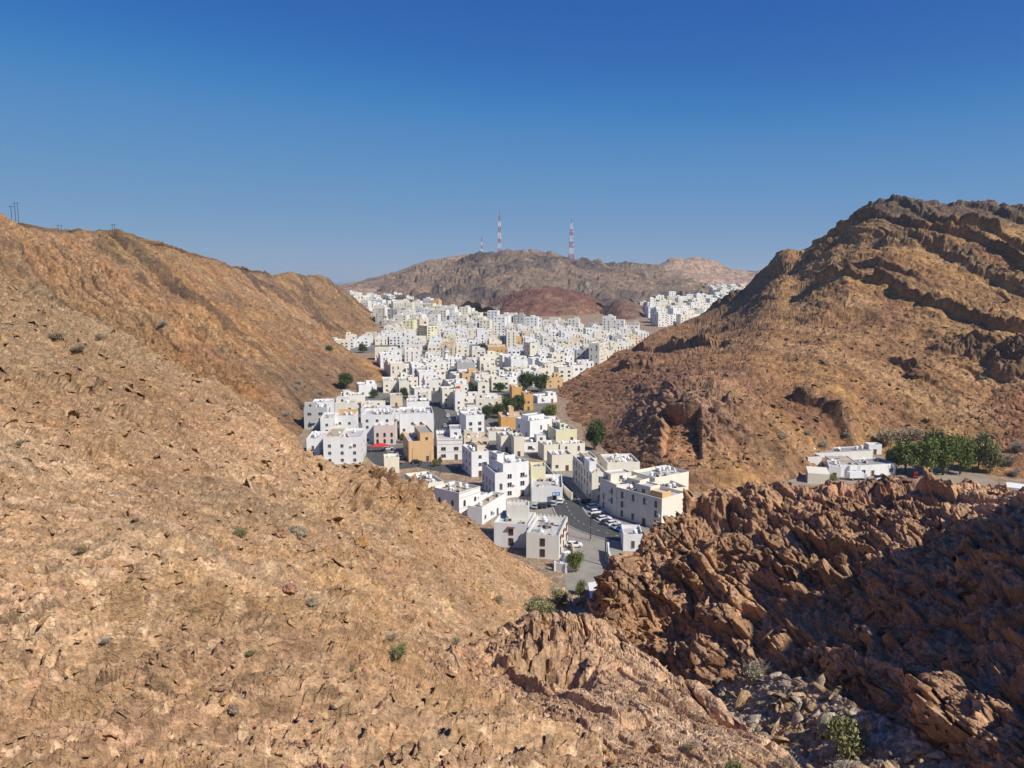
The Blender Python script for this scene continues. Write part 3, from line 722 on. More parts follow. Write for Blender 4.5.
rubble('rubble', 'rock_hill', 6500, lambda X, Y, D, P3: (X > 80) & (X < 860) & (Y < 780) & (D > 14), .02, .2, [TAN, PINK, PINK, BROWN, PALE], 2)
rubble('rubble', 'gully_ground', 4200, lambda X, Y, D, P3: (X > 560) & (X < 1000) & (D > 35), .07, .5, [PALE, lin(214, 200, 182, K), GREY, lin(190, 176, 160, K), TAN], 3)
rubble('rubble', 'crag_hill', 4500, lambda X, Y, D, P3: (X > 590) & (X < 1040) & (Y < 780) & (D > 30), .06, .42, [lin(170, 130, 96, K), lin(160, 118, 86, K), lin(150, 124, 104, K), lin(188, 146, 110, K)], 4)
rubble('rubble', 'steep_hill', 9000, lambda X, Y, D, P3: (X > 560) & (X < 1040) & (Y > 230) & (Y < 470), .10, .5, [BROWN, lin(150, 116, 90, K), MAUVE, TAN], 5, ROCK_MID)
rubble('rubble', 'long_hill', 5000, lambda X, Y, D, P3: (X > -10) & (X < 400) & (Y > 220) & (Y < 450), .10, .45, [BROWN, OCHRE, TAN, lin(150, 116, 90, K)], 6, ROCK_MID)
# ================================================================== TOWN
PM = {}
def plaster(key, r, g, b, k=.86): PM[key] = plain('plaster_'+key, lin(r, g, b, k), .85, .10, .5, .2, streak=True)
plaster('white', 244, 242, 238, .84); plaster('off_white', 236, 231, 220); plaster('warm_white', 240, 232, 214)
plaster('cream', 240, 231, 208); plaster('pale_yellow', 238, 230, 190); plaster('beige', 226, 208, 180); plaster('tan', 226, 186, 136)
plaster('orange', 226, 174, 106); plaster('pinkish', 230, 208, 194); plaster('grey', 186, 184, 180); plaster('brown', 150, 118, 92)
ROOFS = [plain('roof_pale', (.52, .50, .46), .9, .3, .35, .2), plain('roof_grey', (.34, .33, .31), .9, .3, .35, .2), plain('roof_sand', (.46, .38, .28), .9, .3, .35, .2)]
GLASS = plain('window_glass', (.035, .04, .045), .15, .3, .5, .5); FRAME = plain('window_frame', (.45, .43, .40), .6, .1)
WFRAME = plain('white_frame', (.74, .73, .70), .6, .1); REDF = plain('red_brown_frame', (.20, .06, .04), .6, .1)
TANK = plain('tank_white', (.76, .76, .75), .5, .15, 1.5); METAL = plain('grey_metal', (.30, .30, .31), .45, .2, 2, .5); DARKM = plain('dark_metal', (.05, .05, .05), .5, .2)
WOOD = plain('door_wood', (.12, .06, .035), .6, .2); BLUE = plain('blue_panel', (.04, .16, .42), .5, .1); YEL = plain('yellow_awning', (.62, .45, .10), .7, .1)
REDC = plain('red_cloth', (.55, .03, .03), .8, .1); GREENP = plain('green_plastic', (.03, .30, .22), .5, .1); CRATES = plain('clutter_dark', (.09, .08, .075), .8, .4, 3)
TILE = plain('red_tile', (.36, .12, .07), .8, .2, 3)

# -- meshes shared by the copies
def window_mesh(w, h, fr, arch=False):
    m = MB(); t = .09
    if arch:
        n = 8; pts = [(-w/2, -h/2), (w/2, -h/2)]+[(w/2*math.cos(math.pi*k/n), h/2-w/2+w/2*math.sin(math.pi*k/n)) for k in range(n+1)]
        vs = [(x, -.05, z) for x, z in pts]+[(x, .05, z) for x, z in pts]; N = len(pts)
        m.add(vs, [tuple(range(N))]+[(i, i+N, (i+1) % N+N, (i+1) % N) for i in range(N)], 0)
        m.box(-w/2-.12, w/2+.12, -.12, .03, -h/2-.14, -h/2-.002, 1)
    else:
        m.box(-w/2, w/2, -.03, .04, -h/2, h/2, 0)
        m.box(-w/2-t, -w/2, -.09, .04, -h/2-t, h/2+t, 1); m.box(w/2, w/2+t, -.09, .04, -h/2-t, h/2+t, 1)
        m.box(-w/2, w/2, -.09, .04, h/2, h/2+t, 1); m.box(-w/2, w/2, -.12, .04, -h/2-t, -h/2, 1)
        m.box(-.03, .03, -.05, -.032, -h/2, h/2, 1)
    return m.mesh('window', [GLASS, fr])
WIN = {'small': window_mesh(1.0, 1.1, FRAME), 'wide': window_mesh(1.7, 1.3, FRAME), 'white': window_mesh(1.5, 1.5, WFRAME), 'tall': window_mesh(.8, 1.9, FRAME),
       'arch': window_mesh(1.0, 1.9, WFRAME, True), 'red': window_mesh(1.1, 1.8, REDF), 'far': window_mesh(1.4, 1.5, FRAME)}
WSZ = {'small': (1.0, 1.1), 'wide': (1.7, 1.3), 'white': (1.5, 1.5), 'tall': (.8, 1.9), 'arch': (1.0, 1.9), 'red': (1.1, 1.8), 'far': (1.4, 1.5)}
def _m(fn, name, mats): m = MB(); fn(m); return m.mesh(name, mats)
def _door(m): m.box(-.55, .55, -.04, .04, 0, 2.1, 0); m.box(-.68, -.55, -.10, .04, 0, 2.22, 1); m.box(.55, .68, -.10, .04, 0, 2.22, 1); m.box(-.55, .55, -.10, .04, 2.1, 2.22, 1); m.box(.36, .42, -.07, -.042, .95, 1.1, 1)
DOOR = _m(_door, 'door', [WOOD, FRAME])
def _tank(m):
    m.tube((0, 0, .3), (0, 0, 1.35), .62, n=12, m=0); m.tube((0, 0, 1.35), (0, 0, 1.55), .62, .2, n=12, m=0); m.tube((0, 0, 1.55), (0, 0, 1.62), .2, n=8, m=0)
    for sx in (-.4, .4):
        for sy in (-.4, .4): m.box(sx-.06, sx+.06, sy-.06, sy+.06, 0, .3, 1)
ROOFTANK = _m(_tank, 'roof_tank', [TANK, METAL])
def _ac(m): m.box(-.45, .45, -.42, -.02, -.32, .32, 0); m.tube((-.12, -.425, 0), (-.12, -.45, 0), .22, n=10, m=1); m.box(-.4, -.34, -.4, .0, -.42, -.325, 1); m.box(.34, .4, -.4, .0, -.42, -.325, 1)
AC = _m(_ac, 'air_conditioner', [TANK, DARKM])
def _dish(m):
    m.tube((0, 0, 0), (0, 0, .8), .05, n=6, m=1)
    n = 12; c = Vector((.0, -.12, .95)); ax = Vector((.5, -.6, .62)).normalized(); u = ax.cross(Vector((0, 0, 1))).normalized(); v = ax.cross(u)
    ring = [c+ax*.18+(u*math.cos(6.283*k/n)+v*math.sin(6.283*k/n))*.6 for k in range(n)]; mid = [c+ax*.05+(u*math.cos(6.283*k/n)+v*math.sin(6.283*k/n))*.3 for k in range(n)]
    m.add(ring+mid+[c], [(k, (k+1) % n, n+(k+1) % n, n+k) for k in range(n)]+[(n+k, n+(k+1) % n, 2*n) for k in range(n)], 0, True)
    m.tube(c, c+ax*.6, .025, n=5, m=1)
DISH = _m(_dish, 'satellite_dish', [TANK, METAL])
def _clut(m):
    r = random.Random(3)
    for k in range(6):
        x, y = r.uniform(-1, 1), r.uniform(-.8, .8); s = r.uniform(.2, .5); m.box(x-s, x+s, y-s*.7, y+s*.7, k*.004, r.uniform(.3, .9), k % 3)
CLUT = _m(_clut, 'roof_clutter', [CRATES, METAL, PM['beige']])
def _hood(m): m.add([(-1, 0, .1), (1, 0, .1), (1, -.6, -.12), (-1, -.6, -.12), (-1, 0, .02), (1, 0, .02), (1, -.6, -.2), (-1, -.6, -.2)], [(0, 3, 2, 1), (4, 5, 6, 7), (3, 7, 6, 2), (0, 4, 7, 3), (1, 2, 6, 5)], 0)
HOOD = _m(_hood, 'awning', [REDF])

def shell(m, x0, x1, y0, y1, z0, z1, rim=.9, t=.22, cren=False):
    """walls with a parapet standing above the roof slab"""
    zr = z1-rim
    m.box(x0, x1, y0, y1, z0, zr, 0, top=False)
    m.box(x0, x1, y0, y0+t, zr, z1, 0, bottom=False); m.box(x0, x1, y1-t, y1, zr, z1, 0, bottom=False)
    m.box(x0, x0+t, y0+t, y1-t, zr, z1, 0, bottom=False); m.box(x1-t, x1, y0+t, y1-t, zr, z1, 0, bottom=False)
    if cren:
        k = x0+.3
        while k < x1-.6:
            m.box(k, k+.5, y0, y0+t, z1+.002, z1+.5, 0); m.box(k, k+.5, y1-t, y1, z1+.002, z1+.5, 0); k += 1.1
        k = y0+.6
        while k < y1-.9:
            m.box(x0, x0+t, k, k+.5, z1+.002, z1+.5, 0); m.box(x1-t, x1, k, k+.5, z1+.002, z1+.5, 0); k += 1.1

FOOT = []          # footprints already built on: (cx, cy, ux, uy, w, d)
HOUSES = []        # (object, info) for labels
def frame_of(C, L, R, h, zb=0.0, dmin=4.0, wmin=None):
    zr = zb+h; c, l, r = PZ(*C, zr)[:2], PZ(*L, zr)[:2], PZ(*R, zr)[:2]
    a, b = r-c, l-c
    if np.linalg.norm(a) >= np.linalg.norm(b): ux = a/np.linalg.norm(a)
    else:
        v = b/np.linalg.norm(b); ux = np.array([v[1], -v[0]])
    uy = np.array([-ux[1], ux[0]])
    w = max(abs(np.dot(a, ux)), wmin or dmin); d = max(abs(np.dot(b, uy)), dmin)
    return c, ux, uy, w, d

def add_windows(root, x0, x1, y0, y1, z0, h, kind, density=1.0, sides='fls', rng=random, acs=.2, door=True, pitch=3.3, floor=2.8, maxn=60, base=None, hood=False):
    """a grid of windows, one object each, on the walls of a block"""
    ww, wh = WSZ[kind]; nf = max(1, int((h-.7)/floor)); n = 0
    for s in sides:
        L = (x1-x0) if s in 'fb' else (y1-y0); k = max(1, int((L-1.0)/pitch))
        if L < ww+1.0: continue
        for fl in range(nf):
            zc = z0+1.6+fl*floor if nf > 1 else z0+min(1.8, h*.48)
            if zc+wh/2 > z0+h-.95: continue
            for i in range(k):
                t = (i+.5)/k*L
                if n >= maxn: return
                isdoor = door and fl == 0 and i == k//2 and s == 'f'
                if not isdoor and rng.random() > density: continue
                if s == 'f': loc = (x0+t, y0-.0, zc); rz = 0
                elif s == 'b': loc = (x0+t, y1, zc); rz = math.pi
                elif s == 'l': loc = (x0, y0+t, zc); rz = -math.pi/2
                else: loc = (x1, y0+t, zc); rz = math.pi/2
                if isdoor: link('door', DOOR, root, (loc[0], loc[1], z0), (0, 0, rz)); n += 1; continue
                link('window', WIN[kind], root, loc, (0, 0, rz)); n += 1
                if hood and rng.random() < .5:
                    dx, dy = (0, -.05) if s == 'f' else ((-.05, 0) if s == 'l' else (.05, 0)); link('awning', HOOD, root, (loc[0]+dx, loc[1]+dy, zc+wh/2+.25), (0, 0, rz))
                elif rng.random() < acs:
                    dx, dy = (1, 0) if s in 'fb' else (0, 1); o = ww/2+.7
                    link('air_conditioner', AC, root, (loc[0]+dx*o, loc[1]+dy*o, zc-.2), (0, 0, rz))

def roof_things(root, x0, x1, y0, y1, z, n, rng):
    for k in range(n):
        if x1-x0 < 3.4 or y1-y0 < 3.4: return
        x, y = rng.uniform(x0+1.3, x1-1.3), rng.uniform(y0+1.3, y1-1.3); c = rng.random(); rz = rng.uniform(-.4, .4)
        if c < .38: link('roof_tank', ROOFTANK, root, (x, y, z+.01), (0, 0, rz))
        elif c < .68: link('satellite_dish', DISH, root, (x, y, z+.01), (0, 0, rz+rng.uniform(-.6, .6)))
        else: link('roof_clutter', CLUT, root, (x, y, z+.01), (0, 0, rng.uniform(0, 3)))

def house(C, L, R, h, col='white', label=None, cat='house', win='small', dens=.8, extra=(), roof=0, things=3, cren=False, zb=0.0, dmin=4.0, sides='fls'.replace('s', 'r'),
          acs=.2, seed=0, grp=None, rim=.9, name='house', band=False, door=True, hood=False, w=None, d=None, stair=False, rcol=None, sink=0.0, pitch=3.3):
    rng = random.Random(seed*31+int(C[0]*7+C[1]*13))
    c, ux, uy, ww, dd = frame_of(C, L, R, h, zb, dmin)
    ww = w or ww; dd = d or dd
    ang = math.atan2(ux[1], ux[0]); ctr = c+ux*ww/2+uy*dd/2
    root = empty(name, (ctr[0], ctr[1], zb), ang)
    x0, x1, y0, y1 = -ww/2, ww/2, -dd/2, dd/2
    m = MB(); shell(m, x0, x1, y0, y1, -sink, h, rim, cren=cren); mat = PM[col]
    if band:
        for zz in np.arange(3.1, h-1, 3.1): m.box(x0-.09, x1+.09, y0-.09, y0-.002, zz, zz+.22, 1)
        m.box(x0-.14, x1+.14, y0-.14, y0-.002, h-.25, h-.05, 1)
    m.build('wall', [mat, PM['beige'] if band else mat], root)
    r = MB(); r.box(x0+.22, x1-.22, y0+.22, y1-.22, h-rim-.12, h-rim+.03, 0); r.build('roof', rcol or ROOFS[roof], root)
    if win: add_windows(root, x0, x1, y0, y1, 0, h, win, dens, sides, rng, acs, door, hood=hood, pitch=pitch)
    # further blocks: (x fraction 0-1, x fraction, y fraction, y fraction, from z, to z, colour, name)
    for (a, b_, c_, e, z0, z1, kc, nm) in extra:
        bx0, bx1, by0, by1 = x0+a*ww, x0+b_*ww, y0+c_*dd, y0+e*dd
        k = .004
        q = MB(); shell(q, bx0+k, bx1-k, by0+k, by1-k, z0, z1, .5 if z1-z0 < 4 else .8, .18); e_ = q.build(nm, PM[kc or col], root)
        q = MB(); q.box(bx0+.2, bx1-.2, by0+.2, by1-.2, z1-.62, z1-.5+.02, 0); link('roof', q.mesh('roof', ROOFS[rng.randrange(3)]), e_)
        if win and z1-z0 > 2.6 and bx1-bx0 > 2.4:
            link('window', WIN['small'], e_, ((bx0+bx1)/2, by0+k, z0+1.6)); 
            if by1-by0 > 2.6: link('window', WIN['small'], e_, (bx0+k, (by0+by1)/2, z0+1.6), (0, 0, -math.pi/2))
    if things: roof_things(root, x0+.3, x1-.3, y0+.3, y1-.3, h-rim+.03, int(things*1.6+.5), rng)
    if label: tag(root, label, cat, grp)
    FOOT.append((ctr[0], ctr[1], ux[0], ux[1], ww, dd)); HOUSES.append((root, dict(label=label, col=col, h=h, w=ww, d=dd, p=ctr, zb=zb, hero=label is not None)))
    return root, (x0, x1, y0, y1)

G1 = 'houses of the valley town'
# ---------------------------------------------------------------- houses picked out one by one, near to far
H = house
H((559,536),(528,531),(567.7,517.6),6.3,'off_white','low grey-white corner house nearest the leafy tree and the big white tank',win='red',dens=.8,sides='flr',things=7,seed=1,roof=0,door=False,cren=True,grp=G1,hood=True,pitch=4.6,extra=((.0,.32,.62,.96,5.4,6.6,'white','roof_room'),))
H((528.3,524.5),(496,519.5),(536,512.5),6.6,'white','white house with two red-framed openings half behind the brown slope',win='red',dens=1,sides='lf',things=3,seed=2,hood=True,grp=G1,sink=4,pitch=5)
H((528.6,505.5),(506.5,505.0),(534,503),9.8,'off_white','blind white stair block with a toothed parapet above the red-framed house',win=None,things=0,cren=True,seed=3,grp=G1,dmin=3.5,sink=4)
H((482,507.5),(471,503.5),(506,493),5.2,'white','low white house with a sandy roof and an open carport',roof=2,win='small',dens=.5,things=2,seed=4,grp=G1,sink=5,sides='fl')
H((459,493),(433,487),(479,486),8.0,'white','white corner house with pale bands and a cluttered roof right behind the split crag',win='arch',dens=.6,things=7,seed=5,grp=G1,sink=5,band=True,sides='lf',roof=2)
H((479,497),(474,494),(487.5,492.5),5.0,'white','small white annex stepping down from the banded corner house',win='small',things=1,seed=6,grp=G1,sink=3)
H((503,464),(489,457),(533,463),11.5,'white','tall white apartment house with three wide windows stacked on its front',cat='apartment block',win='white',dens=.75,things=9,seed=7,grp=G1,sides='fl',acs=.3,sink=3,pitch=3.6,extra=((.05,.3,.5,.95,10.6,13.6,'white','stair_room'),(.4,.62,.6,.98,10.6,12.6,'white','roof_room')))
H((495,473),(482,462),(503,472.5),9.0,'white','shaded white wing with dark tall windows left of the tall apartment house',win='tall',dens=1,things=1,seed=8,grp=G1,sides='fl',acs=0,sink=3)
H((531,487),(532,474),(562.5,484.5),4.8,'white','single-storey white shop with a blue sign above the row of parked cars',cat='shop',win='small',dens=.4,things=5,seed=9,grp=G1,sides='f',door=True,roof=0)
H((531,466.5),(530,462),(545.5,466),8.6,'pale_yellow','pale yellow windowless block behind the shop with the blue sign',win=None,things=2,seed=10,grp=G1,dmin=4)
H((471.5,452),(462,444.5),(489,451),9.2,'white','white three-storey house whose blind left wall stands in shade by the open square',win='small',dens=.55,things=5,seed=11,grp=G1,sides='fl',acs=0,extra=((.5,.95,.3,.9,8.3,10.6,'beige','roof_room'),))
H((420,484),(405,473.5),(435,475.5),6.0,'cream','pale cream house with a flat cluttered roof beside the split crag',win='small',dens=.5,things=5,seed=12,grp=G1,sink=3,roof=0)
H((384,457.5),(383.5,454),(399,456.5),6.0,'cream','small cream cube standing behind the crest of the near slope',win=None,things=1,seed=13,grp=G1,sink=4)
H((360.5,437.3),(322.5,438.5),(366,428),10.4,'white','white three-storey house with a cream side wall below the left hill',win='small',dens=.75,things=9,seed=14,grp=G1,sink=3,sides='lf',extra=((.0,.98,.55,.99,9.5,10.9,'cream','upper_wall'),))
H((319,438.5),(305,440.5),(324,431),8.2,'white','white wing with paired windows against the foot of the left hill',win='tall',dens=1,things=4,seed=15,grp=G1,sink=5,sides='lf',pitch=2.6)
H((333,418),(320,418.5),(337,412),7.5,'white','plain white cube at the very foot of the left hill',win='small',dens=.4,things=2,seed=16,grp=G1,zb=1)
H((354,415.5),(334,416.5),(358,411),8.0,'white','white house with a tan right wall and an open roof terrace',win='small',dens=.4,things=4,seed=17,grp=G1,roof=2,extra=((.75,.99,.02,.98,7.1,9,'tan','roof_room'),))
H((392,414.5),(362,415),(395,408),12.6,'white','tall white house behind the pink arched front',win='small',dens=.55,things=8,seed=18,grp=G1,sides='lfr')
H((395,425),(373,426.5),(397.5,419),8.6,'pinkish','white and pink house front with tall dark arches above the red awning',win='arch',dens=1,things=3,seed=19,grp=G1,sides='l',pitch=2.2,acs=0)
H((408.5,441.5),(403,433),(433.5,440),8.2,'tan','orange-tan house with a taller right half facing the square',win='arch',dens=.6,things=4,seed=20,grp=G1,sides='fl',acs=.25,extra=((.47,.995,.03,.97,7.3,11.2,'tan','upper_storey'),))
H((437,440),(436,431),(462.5,439.3),8.0,'white','white two-storey house with a toothed parapet between the tan house and the square',win='wide',dens=.9,things=5,seed=21,grp=G1,cren=True,sides='f',band=True,extra=((.55,.99,.45,.98,7.1,10.6,'white','roof_room'),))
H((399.5,414),(399,407),(434,414.5),11.6,'white','large blank white house directly behind the tan house',win='small',dens=.22,things=7,seed=22,grp=G1,sides='f')
H((466,415.5),(459.5,411.5),(487,416),8.4,'white','white cube with four dark square windows right of the climbing street',win='far',dens=1,things=4,seed=23,grp=G1,sides='f',pitch=3.0,acs=0,door=False)
H((501,417),(498,412),(523.5,415),6.0,'orange','bright orange house with a small tower in front of the trees',win=None,things=1,seed=24,grp=G1,extra=((.42,.62,.55,.98,5.2,9.2,'tan','tower_room'),))
H((530,421),(524,416.5),(552,418),8.0,'white','white house with vertical bands and a rooftop rail beside the orange one',win='tall',dens=.6,things=3,seed=25,grp=G1,sides='fl',extra=((.25,.97,.5,.97,7.1,9.2,'white','upper_storey'),))
H((501,436),(496,431.5),(513,436),6.8,'cream','narrow cream house with a shaded triangular wall beside its taller twin',win='small',dens=.2,things=3,seed=26,grp=G1)
H((514,437),(511,433),(522,437.5),8.0,'cream','taller narrow cream house right of its shaded twin',win='small',dens=.3,things=2,seed=27,grp=G1)
H((544,445),(538,440.5),(559,444),6.2,'cream','cream house with a deep shaded left wall above the narrow lane',win='small',dens=.2,things=4,seed=28,grp=G1)
H((556,430),(548,425),(578,429.5),5.6,'pale_yellow','yellowish house at the foot of the right hill next to the dark tree',win='small',dens=.4,things=4,seed=29,grp=G1,extra=((.35,.6,.4,.95,4.8,7.6,'cream','stair_room'),))
H((552,455),(547,450),(571,453),6.2,'cream','cream front facing down the narrow lane near the long street wall',win='small',dens=.4,things=3,seed=30,grp=G1)
H((560,444),(556,441),(585,443),6.4,'warm_white','pale house with a high stair room just above the lane',win='tall',dens=.4,things=4,seed=31,grp=G1)
H((592,473),(573,455),(607.5,471.5),9.4,'warm_white','long pale street house whose shaded side lines the lane',cat='apartment block',win='tall',dens=.75,things=6,seed=32,grp=G1,sides='lf',acs=.15,extra=((.02,.45,.15,.4,8.5,12.2,'white','stair_room'),(.3,.95,.5,.9,8.5,11.2,'warm_white','upper_storey')))
H((607.5,462.5),(600,454),(639.5,461.5),10.6,'warm_white','pale house with paired windows behind the two street houses',win='white',dens=.5,things=9,seed=33,grp=G1,sides='fl')
H((617,487),(600,478.5),(662,499),9.2,'warm_white','large shaded grey house with a yellow awning behind the parked cars',cat='apartment block',win='tall',dens=.7,things=8,seed=34,grp=G1,sides='lf',acs=.5,d=11,extra=((.0,.3,.4,.8,8.3,11.4,'warm_white','stair_room'),(.42,.72,.06,.45,8.3,11.6,'warm_white','roof_room'),(.74,.98,.05,.4,8.3,10.8,'tan','roof_room')))
H((616.5,485),(600,477),(634,479),9.8,'warm_white','narrow street house squeezed between the two shaded apartment houses',win='tall',dens=.9,things=4,seed=44,grp=G1,sides='lf',dmin=9,extra=((.1,.9,.5,.95,8.9,11.8,'warm_white','upper_storey'),))
H((668,489),(652,482),(684,486),7.4,'cream','low cream house wedged between the shaded grey house and the dark crag',win='small',dens=.6,things=4,seed=45,grp=G1,dmin=7)
H((655,478),(640,470),(684,472.5),8.2,'warm_white','pale house with round rooftop pillars touching the dark crag',win='small',dens=.4,things=9,seed=35,grp=G1,d=11,w=15)
H((623.5,534),(621,524.5),(641,532.5),4.6,'white','low white box house with grooved pillars beneath the dark crag',win='tall',dens=.8,things=1,seed=36,grp=G1,door=False,dmin=5)
H((524,394),(521,391),(534,394.5),9.0,'orange','tall orange house at the edge of the right hill',win='small',dens=.3,things=1,seed=37,grp=G1)
H((512,387),(509.5,384),(524,389),7.0,'orange','wide light orange house left of the tall orange one',win='small',dens=.4,things=2,seed=38,grp=G1)
H((383,381),(382,377),(398,381),7.5,'cream','large pale cream house above the tree at the spur of the left hill',win='small',dens=.5,things=3,seed=39,grp=G1)
H((399,381),(398,377),(409,380.5),8.5,'warm_white','right half of the pale cream pair at the spur',win='far',dens=.5,things=2,seed=40,grp=G1)
H((390,396),(389.5,393),(402.5,396),6.0,'beige','square olive-beige house beside the dark yard',win='small',dens=.3,things=1,seed=41,grp=G1)
H((478,382.5),(470,376),(491,383.5),10.0,'cream','big cream house with a pale tower half hidden by the dark cypress',win='far',dens=.6,things=3,seed=42,grp=G1,extra=((.1,.6,.5,.95,9.2,13.2,'cream','upper_storey'),))
rt, bx = H((455,391.5),(453,389),(461.5,391.8),10.5,'white','slim white house with a red-roofed room beside the climbing street',win='small',dens=.7,things=0,seed=43,grp=G1)
q = MB(); q.box(bx[0]+.5, bx[0]+3, bx[2]+.5, bx[2]+3, 9.62, 12.2, 0); q.add([(bx[0]+.3, bx[2]+.3, 12.2), (bx[0]+3.2, bx[2]+.3, 12.2), (bx[0]+3.2, bx[2]+3.2, 12.2), (bx[0]+.3, bx[2]+3.2, 12.2), (bx[0]+1.75, bx[2]+1.75, 13.4)], [(0, 1, 4), (1, 2, 4), (2, 3, 4), (3, 0, 4), (3, 2, 1, 0)], 1); q.build('roof_room', [PM['cream'], REDC], rt)
def far_z(px, py, h):
    """base height of the valley floor for a roof corner seen at (px, py)"""
    lo, hi = 100., 3000.
    for _ in range(40):
        m = (lo+hi)/2; z = P(px, py, m)[2]
        if z > zg(m)+h: lo = m
        else: hi = m
    return zg(lo)
def HF(C, L, R, h, *a, **k): return house(C, L, R, h, *a, zb=far_z(C[0], C[1], h), sink=2, **k)
HF((427,326),(418,324.8),(437,325.6),15,'pale_yellow','yellow block with a shaded grey left wall below the far mountain',cat='apartment block',win='far',dens=.6,things=2,seed=50,grp=G1,sides='fl')
HF((457,362.5),(456,359.5),(475,362.6),9,'grey','long blank grey hall right of the minaret',win=None,things=2,seed=51,grp=G1,cat='hall')
HF((506.5,330),(505.5,328),(516,330),19,'warm_white','tall pale tower block with two dark slots in front of the red hill',cat='apartment block',win='tall',dens=1,things=2,seed=52,grp=G1,extra=((.05,.35,.3,.8,18.2,21,'warm_white','roof_room'),(.6,.95,.3,.8,18.2,21,'warm_white','roof_room')))
HF((488,347),(487,344.5),(507,346),8,'orange','long low orange building in the middle of the white town',win='tall',dens=.9,things=2,seed=53,grp=G1)
HF((393,301.5),(391,300.5),(408,302),17,'warm_white','long pale block with pinkish vertical bands under the far mountain',cat='apartment block',win='tall',dens=1,things=2,seed=54,grp=G1,pitch=2.4)
HF((530,343),(523.5,341.5),(540,343.5),16,'cream','cream block with a dark shaded left wall near the foot of the red hill',cat='apartment block',win='far',dens=.6,things=2,seed=55,grp=G1,sides='fl')
HF((589,343),(597,341),(604.5,342),18,'warm_white','pale high block with a dark slot at the toe of the right hill',cat='apartment block',win='tall',dens=.7,things=1,seed=56,grp=G1)
HF((477,329.5),(476,328),(488,329.5),14,'white','plain bright white block in the middle distance',cat='apartment block',win='far',dens=.3,things=1,seed=57,grp=G1)
# the hillside houses on the slope of the far mountain
for (C, L, R, h, lab) in [((499,312),(498,310),(506,308.5),9,'white house on the low spur left of the red hill'), ((507,307.5),(506.5,306),(511,306.5),8,'small white house stepping up the low spur'), ((591.5,304.5),(591,303),(599,304.5),12,'white two-storey house alone on the slope right of the red hill')]:
    D = 1420; zt = P(C[0], C[1], D)[2]; house(C, L, R, h, 'white', lab, win='far', dens=.7, things=1, zb=zt-h, sink=14, grp=G1, dmin=9)

# ---------------------------------------------------------------- the low buildings behind the crag on the right
G2 = 'low buildings of the small settlement'
H((808,457),(792,450.5),(811,452),4.2,'off_white','white shed with a sloping bright wall at the left end of the settlement',win=None,things=0,seed=60,grp=G2,cat='building',dmin=5)
H((811,453.5),(808,448.5),(873,450.5),4.2,'off_white','long low building with a grey roof at the back of the settlement',win='small',dens=.25,things=4,seed=61,grp=G2,cat='building',roof=1,rim=.3,sides='f')
H((837,464.5),(825,455),(855,461),4.4,'white','white house with a brown ribbed roof in the middle of the settlement',win='small',dens=.5,things=1,seed=62,grp=G2,roof=2,rim=.25)
H((850,466),(848,459),(896,463.5),4.2,'white','white house with a red door and a shaded grey end by the trees',win='white',dens=.6,things=3,seed=63,grp=G2,roof=1,rim=.3,sides='f')
H((808,473),(806,466),(829,472.5),3.6,'cream','open-fronted shed with a cream roof and a green tank',win=None,things=0,seed=64,grp=G2,cat='shed',rcol=PM['cream'],rim=.05,roof=0,dmin=5)
H((829,466),(827,460),(840,465),4.4,'white','narrow white house with a tall pillar in the settlement',win='tall',dens=.5,things=1,seed=65,grp=G2,rim=.3)
H((869,444.5),(868,443),(882,444.5),4.0,'white','small white house glimpsed behind the settlement trees',win='small',dens=.4,things=0,seed=66,grp=G2,zb=2)
H((1007,487),(1006,482),(1026,487),3.4,'white','flat white-roofed shed at the far right among dry bushes',win='tall',dens=.5,things=0,seed=67,grp=G2,cat='shed',rcol=PM['white'],rim=.05)
# tin roof in the shade at the mouth of the gully
t = empty('tin_shed', (0, 0, 0)); q = MB(); a, b_, c_, d_ = [PZ(*s, 2.8) for s in ((588, 582.5), (599.5, 581), (603, 590), (590.5, 601.5))]
t.location = (a[0], a[1], 0); vs = [tuple(v-np.array([a[0], a[1], 0])) for v in (a, b_, c_, d_)]; q.add(vs+[(x, y, z-.08) for x, y, z in vs], [(0, 3, 2, 1), (4, 5, 6, 7), (0, 1, 5, 4), (1, 2, 6, 5), (2, 3, 7, 6), (3, 0, 4, 7)], 0)
q.build('roof', PM['off_white'], t)
for v in vs:
    q = MB(); q.tube((v[0]*.93+.1, v[1]*.93-.1, 0), (v[0]*.93+.1, v[1]*.93-.1, 2.7), .06, n=6); q.build('post', METAL, t)
tag(t, 'white tin roof on posts in the dark mouth of the gully', 'shed')

# ---------------------------------------------------------------- the rest of the town, plot by plot
def inside(x, y, poly):
    r = False; j = len(poly)-1
    for i in range(len(poly)):
        xi, yi = poly[i]; xj, yj = poly[j]
        if (yi > y) != (yj > y) and x < (xj-xi)*(y-yi)/(yj-yi)+xi: r = not r
        j = i
    return r
TOWN_PX = [(302,450),(318,412),(334,402),(352,398),(392,388),(389,372),(380,358),(402,357),(412,352),(400,345),(376,345),(340,352),(336,346),(372,338),(392,332),(378,322),(362,312),(350,303),(352,299),(400,301),(440,313),(470,320),(500,326),(545,328),(600,328),(622,328),(640,330),(650,332),(640,341),(604,362),(562,386),(548,402),(556,424),(580,438),(600,458),(612,470),(560,470),(480,462),(470,462),(300,462)]
TOWN_W = [PG(x, y)[:2] for x, y in TOWN_PX]
FARTOWN = [PG(x, y)[:2] for x, y in [(642,306),(652,302.5),(668,300),(700,300),(716,297),(700,292),(690,289.6),(760,289.2),(748,293),(715,312),(680,326),(664,330),(652,320)]]
